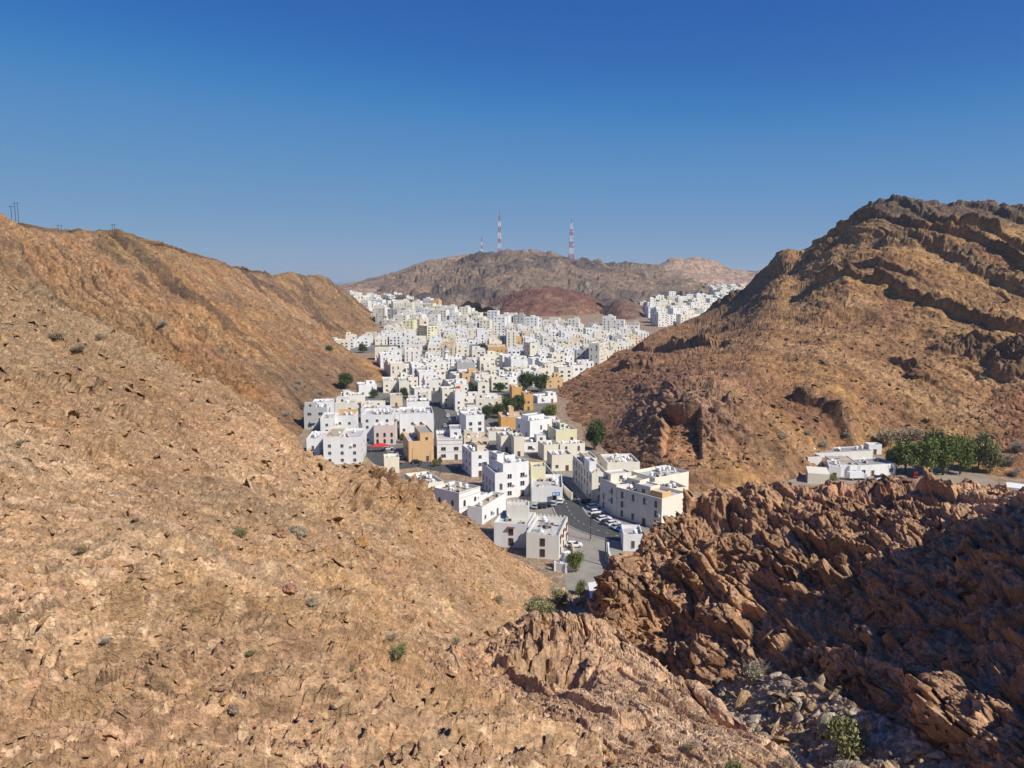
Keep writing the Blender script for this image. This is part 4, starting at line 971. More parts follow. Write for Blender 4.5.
STREETS = [([(372,446),(380,458),(396,466),(420,464),(440,468),(462,470),(482,462)], 9), ([(433,452),(436,440),(442,426),(440,414),(436,405),(437,396),(446,388)], 7), ([(446,388),(452,374),(470,360),(480,345)], 7),
           ([(480,462),(520,470),(534,474),(546,484)], 5), ([(437,396),(410,392),(385,400),(350,412)], 5), ([(446,388),(500,392),(540,400)], 5)]
SQUARES = [[PG(x, y)[:2] for x, y in s] for s in ([(398,446),(470,446),(470,476),(398,476)], [(366,430),(386,430),(386,470),(366,470)])]
STW = [([PG(x, y)[:2] for x, y in s], w) for s, w in STREETS]
def near_street(p):
    for s, w in STW:
        for a, b in zip(s[:-1], s[1:]):
            t = np.clip(np.dot(p-a, b-a)/np.dot(b-a, b-a), 0, 1)
            if np.linalg.norm(a+t*(b-a)-p) < w/2+3.8: return True
    return False
def overlaps(cx, cy, ang, w, d, grow=.6):
    c, s = math.cos(ang), math.sin(ang)
    for (x, y, ux, uy, fw, fd) in FOOT:
        if abs(x-cx)+abs(y-cy) > 60: continue
        if math.hypot(x-cx, y-cy) > (math.hypot(w, d)+math.hypot(fw, fd))/2: continue
        for i in (-.5, -.25, 0, .25, .5):
            for j in (-.5, -.25, 0, .25, .5):
                px, py = cx+c*i*w-s*j*d, cy+s*i*w+c*j*d; dx, dy = px-x, py-y
                if abs(dx*ux+dy*uy) < fw/2+grow and abs(-dx*uy+dy*ux) < fd/2+grow: return True
                dx, dy = x+ux*i*2*fw/2-uy*j*fd-cx, y+uy*i*fw+ux*j*fd-cy
                if abs(dx*c+dy*s) < w/2+grow and abs(-dx*s+dy*c) < d/2+grow: return True
    return False
rg = random.Random(99); plots = []
TREE_PX = [(346,383,9),(527,384,10),(541,386,9),(487,412,7),(497,410,8),(508,409,9),(518,405,7),(548,411,8),(594,440,11),(404,392,5),(431,424,0),(374,396,5)]
TREE_W = [(PG(x, y+4)[:2], s) for x, y, s in TREE_PX]
def plot_pass(poly, ylo, yhi, cell, gap, rot, far):
    ys = [q[1] for q in poly]; xs = [q[0] for q in poly]; R_ = 1600; c, s = math.cos(rot), math.sin(rot)
    cx, cy = (min(xs)+max(xs))/2, (ylo+yhi)/2; n = int(R_/cell)
    for j in range(-n, n):
        for i in range(-n, n):
            u = i*cell+(i//4)*gap; v = j*cell*.95+(j//2)*gap
            x, y = cx+c*u-s*v, cy+s*u+c*v
            if not (ylo <= y < yhi) or not inside(x, y, poly): continue
            p = np.array([x, y])
            if far or not (near_street(p) or any(inside(x, y, q) for q in SQUARES) or any(np.linalg.norm(p-t) < 8.5 for t, s_ in TREE_W if s_)):
                plots.append((x+rg.uniform(-.8, .8), y+rg.uniform(-.8, .8), rot+rg.gauss(0, .05), cell, far))
plot_pass(TOWN_W, 240, 420, 11.5, 2.6, math.radians(7), False)
plot_pass(TOWN_W, 420, 640, 12.5, 4, math.radians(16), False)
plot_pass(TOWN_W, 640, 900, 13.0, 4.5, math.radians(4), False)
plot_pass(TOWN_W, 900, 1300, 15.5, 7, math.radians(-12), False)
plot_pass(TOWN_W, 1300, 2400, 16, 7, math.radians(20), True)
plot_pass(FARTOWN, 1000, 2900, 17, 8, math.radians(14), True)
print('PLOTS', len(plots))
plots.sort(key=lambda q: q[1])
COLW = [('white', 32), ('off_white', 22), ('warm_white', 20), ('cream', 12), ('pale_yellow', 1.5), ('beige', 6), ('tan', 1.5), ('orange', .5), ('pinkish', 1), ('grey', 3)]
def pick_col(): 
    t = rg.random()*sum(w for _, w in COLW)
    for k, w in COLW:
        t -= w
        if t <= 0: return k
LIMIT = 300-len([1 for r, i in HOUSES if True]); made = 0; far_mb = MB(); far_keys = ['white', 'off_white', 'warm_white', 'cream', 'beige', 'tan', 'orange', 'pinkish', 'grey', 'pale_yellow']; nfar = 0
def seen_px(x, y, z):
    X, Y, D = project(np.array([x, y, z])); return float(X), float(Y)
KEEP = []
for r_, i_ in HOUSES:
    if not i_['hero']: continue
    cx_, cy_, ux_, uy_, w_, d_ = [f for f in FOOT if abs(f[0]-i_['p'][0]) < 1e-6 and abs(f[1]-i_['p'][1]) < 1e-6][0]
    q_ = [project(np.array([cx_+ux_*sx*w_/2-uy_*sy*d_/2, cy_+uy_*sx*w_/2+ux_*sy*d_/2, i_['zb']+hh])) for sx in (-1, 1) for sy in (-1, 1) for hh in (0, i_['h'])]
    xs_ = [float(t[0]) for t in q_]; fx = [float(t[1]) for t in q_]
    KEEP.append((min(xs_), max(xs_), min(fx), max(fx), cy_))
for (tx, ty, ts) in TREE_PX:
    if ts: KEEP.append((tx-ts*.8, tx+ts*.8, ty-ts*1.1, ty+ts*1.0, PG(tx, ty+4)[1]))
KEEP.append((442, 450, 344, 366, PG(446, 368)[1]))
def blocks_view(x, y, ang, w, d, z, h):
    c_, s_ = math.cos(ang), math.sin(ang); q_ = [project(np.array([x+c_*a_*w/2-s_*b_*d/2, y+s_*a_*w/2+c_*b_*d/2, z+h+(1.5 if y < 600 else .5)])) for a_ in (-1, 1) for b_ in (-1, 1)]
    x0_, x1_, top = min(t[0] for t in q_), max(t[0] for t in q_), min(t[1] for t in q_)
    for (kx0, kx1, ky0, ky1, ky) in KEEP:
        if y < ky and ky-y < 130 and min(x1_, kx1)-max(x0_, kx0) > .22*(kx1-kx0) and top < ky1-.38*(ky1-ky0): return True
    return False
for (x, y, ang, cell, far) in plots:
    w = cell*rg.uniform(.78, 1.0); d = cell*rg.uniform(.78, 1.0)
    nfl = rg.choice([2, 2, 2, 3, 3] if y < 900 else [2, 3, 3, 4, 5, 6]); 
    if y > 1300: nfl = rg.choice([2, 3, 3, 4, 4, 5])
    h = nfl*3.15+.9
    X, Y = seen_px(x, y, zg(y)+h)
    if X < 296 or X > 765: continue
    if rg.random() < .04: continue
    if overlaps(x, y, ang, w, d): continue
    if blocks_view(x, y, ang, w, d, zg(y), h):
        nfl = 1; h = 4.0
        if blocks_view(x, y, ang, w, d, zg(y), h): continue
    FOOT.append((x, y, math.cos(ang), math.sin(ang), w, d)); col = pick_col(); z = zg(y)
    if made < LIMIT and not far:
        made += 1; root = empty('house', (x, y, z), ang); x0, x1, y0, y1 = -w/2, w/2, -d/2, d/2
        m = MB(); shell(m, x0, x1, y0, y1, -2, h, .9, cren=rg.random() < .12 and y < 450); m.build('wall', PM[col], root)
        r = MB(); r.box(x0+.22, x1-.22, y0+.22, y1-.22, h-1.0, h-.87, 0); r.build('roof', ROOFS[rg.choice([0, 0, 1, 2])], root)
        kind = rg.choice(['small', 'small', 'wide', 'far', 'tall', 'arch']) if y < 520 else rg.choice(['far', 'tall', 'wide'])
        add_windows(root, x0, x1, y0, y1, 0, h, kind, rg.uniform(.55, .95), 'flr' if y < 380 else ('fl' if y < 520 else 'f'), rg, .3 if y < 450 else 0, True, pitch=rg.uniform(2.6, 3.8), maxn=26 if y < 420 else 13)
        if rg.random() < .4 and y < 600:
            bx_ = rg.uniform(x0+1.5, x1-3.5); q = MB(); q.box(bx_, bx_+2.6, y0-1.1, y0-.003, 3.0, 3.15, 0); q.box(bx_, bx_+2.6, y0-1.1, y0-1.0, 3.152, 4.0, 0); q.box(bx_, bx_+.1, y0-.999, y0-.003, 3.152, 4.0, 0); q.box(bx_+2.5, bx_+2.6, y0-.999, y0-.003, 3.152, 4.0, 0); q.build('balcony', PM[rg.choice([col, 'white', 'beige'])], root)
        st = rg.random() < .72
        if st:
            sx = rg.choice([0, 1]); fw_, fd_ = rg.uniform(.28, .62), rg.uniform(.3, .55); a = x0+.3 if sx else x1-.3-w*fw_; sy = rg.uniform(.08, .92-fd_)*d
            q = MB(); hh = rg.uniform(2.4, 3.3); shell(q, a, a+w*fw_, y0+sy, y0+sy+d*fd_, h-.88, h-.88+hh, .35, .16); e = q.build('stair_room', PM[col if rg.random() < .8 else 'white'], root)
            q = MB(); q.box(a+.17, a+w*fw_-.17, y0+sy+.17, y0+sy+d*fd_-.17, h-.88+hh-.4, h-.88+hh-.34, 0); link('roof', q.mesh('roof', ROOFS[0]), e)
            link('window', WIN['small'], e, (a+w*fw_/2, y0+sy, h+.7))
        nt_ = rg.randint(4, 9) if y < 450 else rg.randint(2, 4)
        if y < 700: roof_things(root, x0+.3, x1-.3, y0+.3, y1-.3, h-.87, nt_, rg)
        HOUSES.append((root, dict(label=None, col=col, h=h, w=w, d=d, p=np.array([x, y]), hero=False, nfl=nfl, st=st, kind=kind)))
    else:
        nfar += 1; ci = far_keys.index(col); c, s = math.cos(ang), math.sin(ang); T = MB()
        shell(T, -w/2, w/2, -d/2, d/2, -2, h, .9, .3); T.m = [ci]*len(T.f); T.box(-w/2+.3, w/2-.3, -d/2+.3, d/2-.3, h-1, h-.88, 10)
        if rg.random() < .7:
            a = rg.uniform(-w/2+.4, w*.1); T.box(a, a+w*.35, -d*.1, d*.3, h-.87, h+2.0, ci)
        for fl in range(nfl):
            for k in range(3 if w < 17 else 4):
                if rg.random() < .75:
                    nn = 3 if w < 17 else 4; xx = -w/2+(k+.5)*w/nn; T.box(xx-.7, xx+.7, -d/2-.05, -d/2-.001, fl*3.15+1.0, fl*3.15+2.5, 11)
            if rg.random() < .6: T.box(-w/2-.05, -w/2-.001, -1, 1, fl*3.15+1.0, fl*3.15+2.4, 11)
        for v in range(rg.randint(0, 3)):
            a, b_ = rg.uniform(-w/2+1, w/2-2), rg.uniform(-d/2+1, d/2-2); T.box(a, a+1.2, b_, b_+1.2, h-.87+v*.003, h+.5, 12)
        base = len(far_mb.v); far_mb.v += [(x+c*vx-s*vy, y+s*vx+c*vy, z+vz) for vx, vy, vz in T.v]; far_mb.f += [tuple(base+i for i in f) for f in T.f]; far_mb.m += T.m; far_mb.sm += T.sm
o = far_mb.build('distant_houses', [PM[k] for k in far_keys]+[ROOFS[0], GLASS, TANK])
tag(o, 'mass of small white houses filling the far end of the valley', 'houses', kind='stuff')
print('HOUSES', len(HOUSES), 'FAR', nfar)

# -- labels for the plots: look, then place beside the nearest house that can be named by sight
NAMED = [(i['p'], n) for (r, i), n in [((r, i), None) for r, i in HOUSES if i['hero']] if False]
LM = []
def lm(px, py, name): LM.append((PG(px, py)[:2], name))
for a in [(345,466,'the house with the cream side wall'),(380,450,'the pink arched front'),(421,463,'the orange-tan house'),(450,460,'the toothed-parapet house'),(476,432,'the cube with four square windows'),(512,427,'the bright orange house'),(541,434,'the banded white house'),
          (505,452,'the narrow cream twins'),(567,437,'the yellowish house'),(529,405,'the tall orange house'),(528,388,'the pair of round trees'),(395,390,'the pale cream pair'),(396,403,'the olive-beige house'),(484,398,'the big cream house'),(458,404,'the slim red-topped house'),
          (446,370,'the minaret'),(466,369,'the long grey hall'),(345,395,'the round tree below the left hill'),(498,353,'the long orange building'),(432,338,'the yellow shaded block'),(511,344,'the tall slotted tower block'),(597,356,'the high block at the hill toe'),(535,354,'the cream block with the dark side'),
          (482,340,'the plain bright block'),(382,352,'the small ochre mound'),(360,380,'the tan spur'),(416,414,'the large blank white house'),(556,402,'the toe of the right hill'),(330,427,'the cube at the foot of the left hill'),(595,445,'the dark tree')]: lm(*a)
CN = {'white': 'white', 'off_white': 'off-white', 'warm_white': 'creamy-white', 'cream': 'cream', 'pale_yellow': 'pale yellow', 'beige': 'beige', 'tan': 'tan', 'orange': 'orange', 'pinkish': 'pinkish', 'grey': 'grey'}
FN = {1: 'single-storey', 2: 'two-storey', 3: 'three-storey', 4: 'four-storey', 5: 'five-storey', 6: 'six-storey', 7: 'seven-storey'}
ORD = ['nearest', 'second', 'third', 'fourth', 'fifth', 'sixth', 'seventh', 'eighth', 'ninth', 'tenth', 'eleventh', 'twelfth']
bk = {}
for r, i in HOUSES:
    if i['hero']: continue
    ds = [np.linalg.norm(i['p']-q) for q, n in LM]; k = int(np.argmin(ds)); q = LM[k][0]; dx, dy = i['p']-q
    rel = ('behind' if dy > 0 else 'in front of') if abs(dy) > abs(dx) else ('right of' if dx > 0 else 'left of')
    key = (CN[i['col']], FN[i['nfl']], 'roof-room' if i['st'] else 'flat-roofed', rel, LM[k][1]); bk.setdefault(key, []).append((ds[k], r))
for key, l in bk.items():
    l.sort(key=lambda t: t[0])
    for n, (d_, r) in enumerate(l):
        od = '' if len(l) == 1 else (ORD[n]+' ' if n else 'nearest ')
        tag(r, f"{od}{key[0]} {key[1]} {key[2]} house {key[3]} {key[4]}", 'house', G1)
# ================================================================== STREETS
ASPH = plain('asphalt', (.085, .083, .08), .9, .25, .25, .2); PAVE = plain('dusty_paving', (.20, .185, .16), .92, .3, .12, .15); CONC = plain('kerb_concrete', (.42, .41, .38), .9, .2, 1); PAINT = plain('road_paint', (.7, .7, .68), .8, .2, 2)
DUST = plain('dusty_yard', (.34, .27, .20), .95, .3, .12, .1)
def sheet_poly(name, pts, z, mat, n=1, kind='structure'):
    m = MB(); m.add([(x, y, z) for x, y in pts], [tuple(range(len(pts)))]); return tag(m.build(name, mat), kind=kind)
def smooth_line(pts, n=6):
    c = np.array([np.append(p, 0)[:3] for p in pts])[:, None]; return cr_grid(c, [n]*(len(pts)-1))[:, 0, :2]
def strip(name, pts, width, dz, mat, off=0.0):
    l = smooth_line(pts); t = np.gradient(l, axis=0); t /= np.linalg.norm(t, axis=1, keepdims=True); nn = np.stack([-t[:, 1], t[:, 0]], 1)
    a, b = l+nn*(off+width/2), l+nn*(off-width/2); m = MB(); vs = [(x, y, zg(y)+dz) for x, y in a]+[(x, y, zg(y)+dz) for x, y in b]; k = len(l)
    m.add(vs, [(i, k+i, k+i+1, i+1) for i in range(k-1)]); return tag(m.build(name, mat), kind='structure')
# paved ground between the houses, following the valley
for poly, nm in ((TOWN_W, 'town_pavement'), (FARTOWN, 'town_pavement')):
    m = MB(); ys = np.arange(225, 2700, 25.)
    for y0 in ys:
        def cut(y):
            xs = []
            for (ax, ay), (bx_, by) in zip(poly, poly[1:]+poly[:1]):
                if (ay > y) != (by > y): xs.append(ax+(bx_-ax)*(y-ay)/(by-ay))
            return (min(xs), max(xs)) if xs else None
        a, b = cut(y0+.1), cut(y0+24.9)
        if a and b: m.add([(a[0], y0, zg(y0)+.02), (a[1], y0, zg(y0)+.02), (b[1], y0+25, zg(y0+25)+.02), (b[0], y0+25, zg(y0+25)+.02)], [(0, 1, 2, 3)])
    if m.f: tag(m.build(nm, PAVE), kind='structure')
sheet_poly('car_park', [tuple(PG(x, y)[:2]) for x, y in [(572,615),(640,615),(690,560),(690,500),(600,470),(560,470),(490,470),(490,520),(560,560)]], .03, plain('worn_paving', (.30, .27, .225), .92, .25, .2, .15))
for k, (s, w_) in enumerate(STW): strip('street', s, w_, .045+.004*k, ASPH)
ROAD = [PG(*q)[:2] for q in [(541,470),(552,482),(561,493),(566,503),(571,514),(583,524),(606,533),(640,540),(700,546)]]
strip('road', ROAD, 8.5, .08, ASPH)
l = smooth_line(ROAD); t_ = np.gradient(l, axis=0); t_ /= np.linalg.norm(t_, axis=1, keepdims=True); nn = np.stack([-t_[:, 1], t_[:, 0]], 1)
def kerb(off, i0, i1, w=.3, h=.14):
    m = MB()
    for i in range(i0, i1-1):
        a, b, c, d = l[i]+nn[i]*off, l[i+1]+nn[i+1]*off, l[i+1]+nn[i+1]*(off+w), l[i]+nn[i]*(off+w)
        vs = [(*q, .04) for q in (a, b, c, d)]+[(*q, .08+h) for q in (a, b, c, d)]; m.add(vs, [(4, 5, 6, 7), (0, 1, 5, 4), (2, 3, 7, 6)])
    tag(m.build('kerb', CONC), kind='structure')
kerb(4.5, 14, len(l)-4); kerb(-4.8, 16, len(l)-4)
m = MB()
for i in range(4, len(l)-5, 2):
    a, b = l[i], l[i]+(l[i+1]-l[i])*.6; u = nn[i]*.07; m.add([(*(a-u), .088), (*(b-u), .088), (*(b+u), .088), (*(a+u), .088)], [(0, 1, 2, 3)])
tag(m.build('road_markings', PAINT), kind='structure')
sheet_poly('yard', [tuple(PG(x, y)[:2]) for x, y in [(788,485),(1000,485),(985,474),(960,470),(900,466),(860,458),(830,450),(795,455)]], .03, DUST)

# ================================================================== VEHICLES
def car_meshes(paint, van=False):
    body = MB(); H0, H1 = .28, .86
    prof = [(-2.15, .45), (-2.2, .75), (-2.05, .92), (-1.2, .98), (1.1, .98), (2.05, .86), (2.22, .68), (2.18, .4), (1.75, .28), (-1.8, .28)]
    n = len(prof); vs = []
    for y, k in ((-.86, .97), (-.80, 1), (.80, 1), (.86, .97)): vs += [(x*k, y, z if abs(y) < .82 else z*.97+.015) for x, z in prof]
    fs = []
    for r in range(3): fs += [(r*n+i, r*n+(i+1) % n, (r+1)*n+(i+1) % n, (r+1)*n+i) for i in range(n)]
    fs += [tuple(reversed(range(n))), tuple(range(3*n, 4*n))]; body.add(vs, fs, 0)
    top = [(-1.95, .93), (-1.45, 1.42), (.35, 1.46), (1.15, .97)] if not van else [(-2.1, .93), (-2.05, 1.95), (1.2, 1.98), (1.75, 1.0)]
    cab = MB()
    def cabp(m, inset, zt, mi, pts):
        vs = []
        for y0, y1 in ((-.76, -.62), (.76, .62)): vs += [(x, (y0 if z < 1 else y1)-math.copysign(inset, y0), z) for x, z in pts]
        m.add(vs, [(0, 1, 2, 3), (7, 6, 5, 4), (0, 4, 5, 1), (1, 5, 6, 2), (2, 6, 7, 3)], mi)
    cabp(cab, .0, 0, 0, top)
    roof = MB(); a, b = top[1], top[2]; roof.add([(a[0]-.05, -.63, a[1]+.004), (b[0]+.05, -.63, b[1]+.004), (b[0]+.05, .63, b[1]+.004), (a[0]-.05, .63, a[1]+.004), (a[0]+.1, -.5, a[1]+.05), (b[0]-.1, -.5, b[1]+.05), (b[0]-.1, .5, b[1]+.05), (a[0]+.1, .5, a[1]+.05)], [(4, 5, 6, 7), (0, 1, 5, 4), (1, 2, 6, 5), (2, 3, 7, 6), (3, 0, 4, 7)], 0)
    for y in (-.765, .70):
        roof.box(-.28, -.20, y, y+.065, .96, (a[1]+b[1])/2-.02, 0)
    wh = MB(); wh.tube((0, -.11, 0), (0, .11, 0), .32, n=14, m=0); wh.tube((0, -.12, 0), (0, .12, 0), .19, n=10, m=1)
    li = MB(); li.box(-.03, .03, -.18, .18, -.07, .07, 0)
    return body.mesh('body', paint), cab.mesh('windows', GLASS), roof.mesh('roof', paint), wh.mesh('wheel', [DARKM, METAL]), li.mesh('headlight', TANK)
PAINTS = {}
def paint(k, c): PAINTS[k] = plain('paint_'+k, c, .25, .04, 1, .5)
paint('white', (.75, .75, .74)); paint('dark grey', (.06, .06, .065)); paint('silver', (.42, .43, .44)); paint('blue', (.02, .12, .38)); paint('red', (.50, .02, .02)); paint('black', (.015, .015, .017))
CM = {}
def car(x, y, ang, colr, label, van=False, grp=None, z=0.1, name=None):
    if (colr, van) not in CM: CM[(colr, van)] = car_meshes(PAINTS[colr], van)
    b, c, r, w_, li = CM[(colr, van)]; e = empty(name or ('van' if van else 'parked_car'), (x, y, z), ang)
    link('body', b, e); link('windows', c, e); link('roof', r, e)
    for sx in (-1.35, 1.35):
        for sy in (-.78, .78): link('wheel', w_, e, (sx, sy, .32))
    for sy in (-.6, .6): link('headlight', li, e, (2.2, sy, .66))
    tag(e, label, 'van' if van else 'car', grp)
def carp(px, py, deg, *a, **k): p = PG(px, py); car(p[0], p[1], math.radians(deg), *a, **k)
carp(574,547,4,'white','white sedan standing alone on the open dusty car park')
GC = 'cars parked in the curved row before the shaded house'
for k, (px, py, dg, cc, lb) in enumerate([(596,514,20,'white','white car at the far left end of the curved row'),(599,518.5,20,'black','black car tucked behind the white one in the curved row'),(604,520.5,24,'white','white car with its roof in full sun, third along the curved row'),(608,524,26,'dark grey','dark grey car in the middle of the curved row'),
     (613,525.5,30,'white','white car right of the dark grey one in the curved row'),(618,528.5,32,'silver','silver car next to the blue one in the curved row'),(623,531,34,'blue','bright blue car at the right end of the curved row'),(594,508.5,18,'white','small white car in the shade where the curved row begins'),(586,503,60,'black','black car in deep shade against the long street house')]): carp(px, py, dg, cc, lb, grp=GC)
GD = 'cars lined up below the shop with the blue sign'
for k, (px, py, dg, cc, lb) in enumerate([(536,508,70,'silver','silver car at the left end of the line below the blue sign'),(540.5,507.5,70,'black','black car second from the left in the line below the shop'),(545,507,72,'dark grey','dark grey car in the middle of the line below the shop'),(549.5,506,74,'black','black car right of the dark grey one below the shop'),
     (554,505.5,76,'silver','silver car beside the white one below the shop'),(560.5,503,80,'white','white car at the right end of the line, just under the blue sign')]): carp(px, py, dg, cc, lb, grp=GD)
GS = 'cars along the streets of the town'
for (px, py, dg, cc, lb) in [(416.5,463.5,8,'black','black car in front of the orange-tan house'),(388,450,5,'white','white car beside the red awning'),(393,455,10,'silver','silver car just below the white one near the red awning'),(401,459,60,'white','white car against the shaded side of the tan house'),
     (447,432,100,'black','black car on the lower bend of the climbing street'),(445,427,95,'silver','silver car on the bend of the climbing street'),(450,424,95,'black','dark car parked under the wall right of the climbing street'),(448,417,92,'white','white car halfway up the climbing street'),(452,428.5,95,'dark grey','dark grey car lowest under the wall beside the climbing street'),
     (444,408,88,'white','white car near the top of the climbing street'),(547,468.5,120,'dark grey','dark grey car at the head of the shaded lane'),(558,489,125,'black','black car parked in the shaded lane')]: carp(px, py, dg, cc, lb, grp=GS)
carp(915,477.5,70,'red','red van parked under the settlement trees',van=True)
carp(880,480,15,'white','small white van in front of the settlement house with the red door',van=True)
p = PG(857, 480); e = empty('box_truck', (p[0], p[1], .05), math.radians(6)); q = MB(); q.box(-3.4, 1.7, -1.15, 1.15, .9, 3.0, 0); q.build('cargo_box', PAINTS['white'], e)
q = MB(); q.add([(1.8, -1.05, .5), (3.4, -1.05, .5), (3.4, 1.05, .5), (1.8, 1.05, .5), (1.8, -1.0, 2.3), (2.9, -1.0, 2.3), (2.9, 1.0, 2.3), (1.8, 1.0, 2.3)], [(0, 1, 5, 4), (1, 2, 6, 5), (2, 3, 7, 6), (3, 0, 4, 7), (4, 5, 6, 7), (3, 2, 1, 0)]); q.build('cab', PAINTS['silver'], e)
q = MB(); q.box(-3.3, 3.2, -.5, .5, .5, .85, 0); q.build('chassis', DARKM, e)
for sx in (-2.2, 2.5):
    for sy in (-.95, .95): link('wheel', car_meshes(PAINTS['white'])[3], e, (sx, sy, .42), None).scale = (1.3, 1.3, 1.3)
tag(e, 'white box truck parked before the settlement', 'truck')

# ================================================================== POLES, AWNING, SIGN, WALLS
def pole(px, py, top, label, arm=None, r=.11, name='street_lamp'):
    p = PG(px, py); lo = P(px, top, p[1])[2]; e = empty(name, (p[0], p[1], 0)); q = MB(); q.tube((0, 0, 0), (0, 0, lo), r, r*.65, n=8); q.build('pole', DARKM, e)
    if arm:
        q = MB(); q.tube((0, 0, lo-.1), (arm, 0, lo+.15), .05, n=6); q.box(arm-.1 if arm > 0 else arm-.5, arm+.5 if arm > 0 else arm+.1, -.12, .12, lo+.1, lo+.22, 0); q.build('lamp_head', METAL, e)
    q = MB(); q.tube((0, 0, 0), (0, 0, .5), .2, n=8); q.build('base', CONC, e); tag(e, label, 'street lamp' if name == 'street_lamp' else 'pole')
pole(590.5,541,507,'tall dark pole standing by the kerb behind the lone white sedan',r=.14)
pole(605.2,566,537,'thick dark pole in the shade at the mouth of the gully',r=.2,name='utility_pole')
pole(608.5,541,531.5,'thin pale post at the edge of the road',r=.06,name='post')
pole(430.5,474,451,'dark pole left of the two on the open square',arm=.8); pole(440.3,475.5,455,'dark pole right of the two on the open square',arm=.8)
pole(412.5,469,449,'slim pole before the orange-tan house',arm=.6); pole(449,402,388,'grey pole beside the climbing street',arm=.9); pole(531.5,504,484,'thin pole rising by the parked cars below the shop',r=.07)
pole(648,520,497,'pale pole against the large shaded house',r=.07)
for (px, py, top, arm, lab) in []: pass
# red awning before the pink arches
p = PG(380, 452); e = empty('awning', (p[0], p[1], 0), .1); q = MB(); zt = 2.6
q.add([(-3.6, -1.6, zt), (3.6, -1.6, zt), (3.6, 1.6, zt), (-3.6, 1.6, zt), (0, 0, zt+1.3)], [(0, 1, 4), (1, 2, 4), (2, 3, 4), (3, 0, 4), (3, 2, 1, 0)]); q.build('canopy', REDC, e)
for sx in (-3.4, 3.4):
    for sy in (-1.4, 1.4): q = MB(); q.tube((sx, sy, 0), (sx, sy, zt), .06, n=6); q.build('post', METAL, e)
tag(e, 'bright red canopy tent before the pink arched front', 'canopy')
# blue sign on the shop: two pale strokes on blue
p = PZ(556, 493.5, 2.9); e = empty('shop_sign', (p[0], p[1]-.6, 2.9), .05); q = MB(); q.box(-1.2, 1.2, -.1, .1, -.55, .55, 0); q.build('board', BLUE, e)
q = MB(); q.box(-1.0, -.4, -.13, -.101, -.3, .3, 0); q.box(-.2, .95, -.13, -.101, .08, .26, 0); q.box(-.2, .7, -.13, -.101, -.28, -.12, 0); q.build('lettering', TANK, e); tag(e, 'blue sign hanging on the single-storey shop', 'sign')
# yellow awning on the shaded house
p = PZ(642, 506, 4.6); e = empty('door_awning', (p[0], p[1]-1.0, 4.2), -.3); q = MB(); q.add([(-1.3, .5, .5), (1.3, .5, .5), (1.4, -.8, 0), (-1.4, -.8, 0), (-1.3, .5, .42), (1.3, .5, .42), (1.4, -.8, -.35), (-1.4, -.8, -.35)], [(3, 2, 1, 0), (4, 5, 6, 7), (3, 7, 6, 2), (0, 4, 7, 3), (1, 2, 6, 5)]); q.build('canopy', YEL, e); tag(e, 'yellow awning on the large shaded house', 'awning')
# boundary walls
def wall(pts, h, mat, label, t=.25, cap=False, zb=0.0):
    e = empty('boundary_wall', (pts[0][0], pts[0][1], zb)); o_ = np.array(pts[0]); q = MB()
    for a, b in zip(pts[:-1], pts[1:]):
        a, b = np.array(a)-o_, np.array(b)-o_; u = (b-a)/np.linalg.norm(b-a); n_ = np.array([-u[1], u[0]])*t/2
        q.prism([tuple(a-n_), tuple(b-n_), tuple(b+n_), tuple(a+n_)], -2, h)
    q.build('wall', mat, e)
    q = MB()
    for a in pts: a = np.array(a)-o_; q.box(a[0]-.25, a[0]+.25, a[1]-.25, a[1]+.25, -2, h+.25)
    q.build('pillars', mat, e); tag(e, label, 'wall')
G_ = lambda *a: [tuple(PG(x, y)[:2]) for x, y in a]
wall(G_((329,469),(345,473),(372,474),(384,470)), 2.4, PM['white'], 'white yard wall curving behind the crest of the near slope')
wall(G_((545,470),(554,481),(563,492),(572,501)), 2.6, PM['warm_white'], 'long pale wall lining the shaded lane')
wall(G_((608,553),(609,563),(613,571)), 2.6, PM['white'], 'white ramp wall beneath the dark crag', t=.3)
wall(G_((572,549),(574,556)), 1.6, PM['beige'], 'short tan wall by the corner of the low grey-white house')
wall(G_((555,571),(566,573),(572,567)), 2.2, PM['white'], 'white curved plinth below the big white tank')
wall([tuple(P(a, b, d)[:2]) for a, b, d in ((277,436,300),(284,438,298),(290,441,296))], 6, PM['cream'], 'cream wall end on the crest at the foot of the left hill')
p = PG(566, 570); e = empty('water_tank', (p[0], p[1]+.4, 2.3)); q = MB(); q.tube((0, 0, 0), (0, 0, 2.2), 1.15, n=20); q.tube((0, 0, 2.2), (0, 0, 2.45), 1.15, .3, n=20); q.build('tank', TANK, e); q = MB(); q.tube((0, 0, 2.44), (0, 0, 2.6), .3, n=10); q.build('lid', METAL, e)
q = MB(); q.box(-1.5, 1.5, -1.5, 1.5, -2.3, -.01); q.build('plinth', PM['white'], e); tag(e, 'big white cylindrical water tank beside the leafy tree', 'water tank')
p = PG(825, 478); e = empty('plastic_tank', (p[0], p[1]-.5, 0)); q = MB(); q.tube((0, 0, 0), (0, 0, 1.6), 1.1, n=14); q.tube((0, 0, 1.6), (0, 0, 1.9), 1.1, .3, n=14); q.build('tank', GREENP, e); tag(e, 'green plastic tank by the open-fronted shed', 'tank')

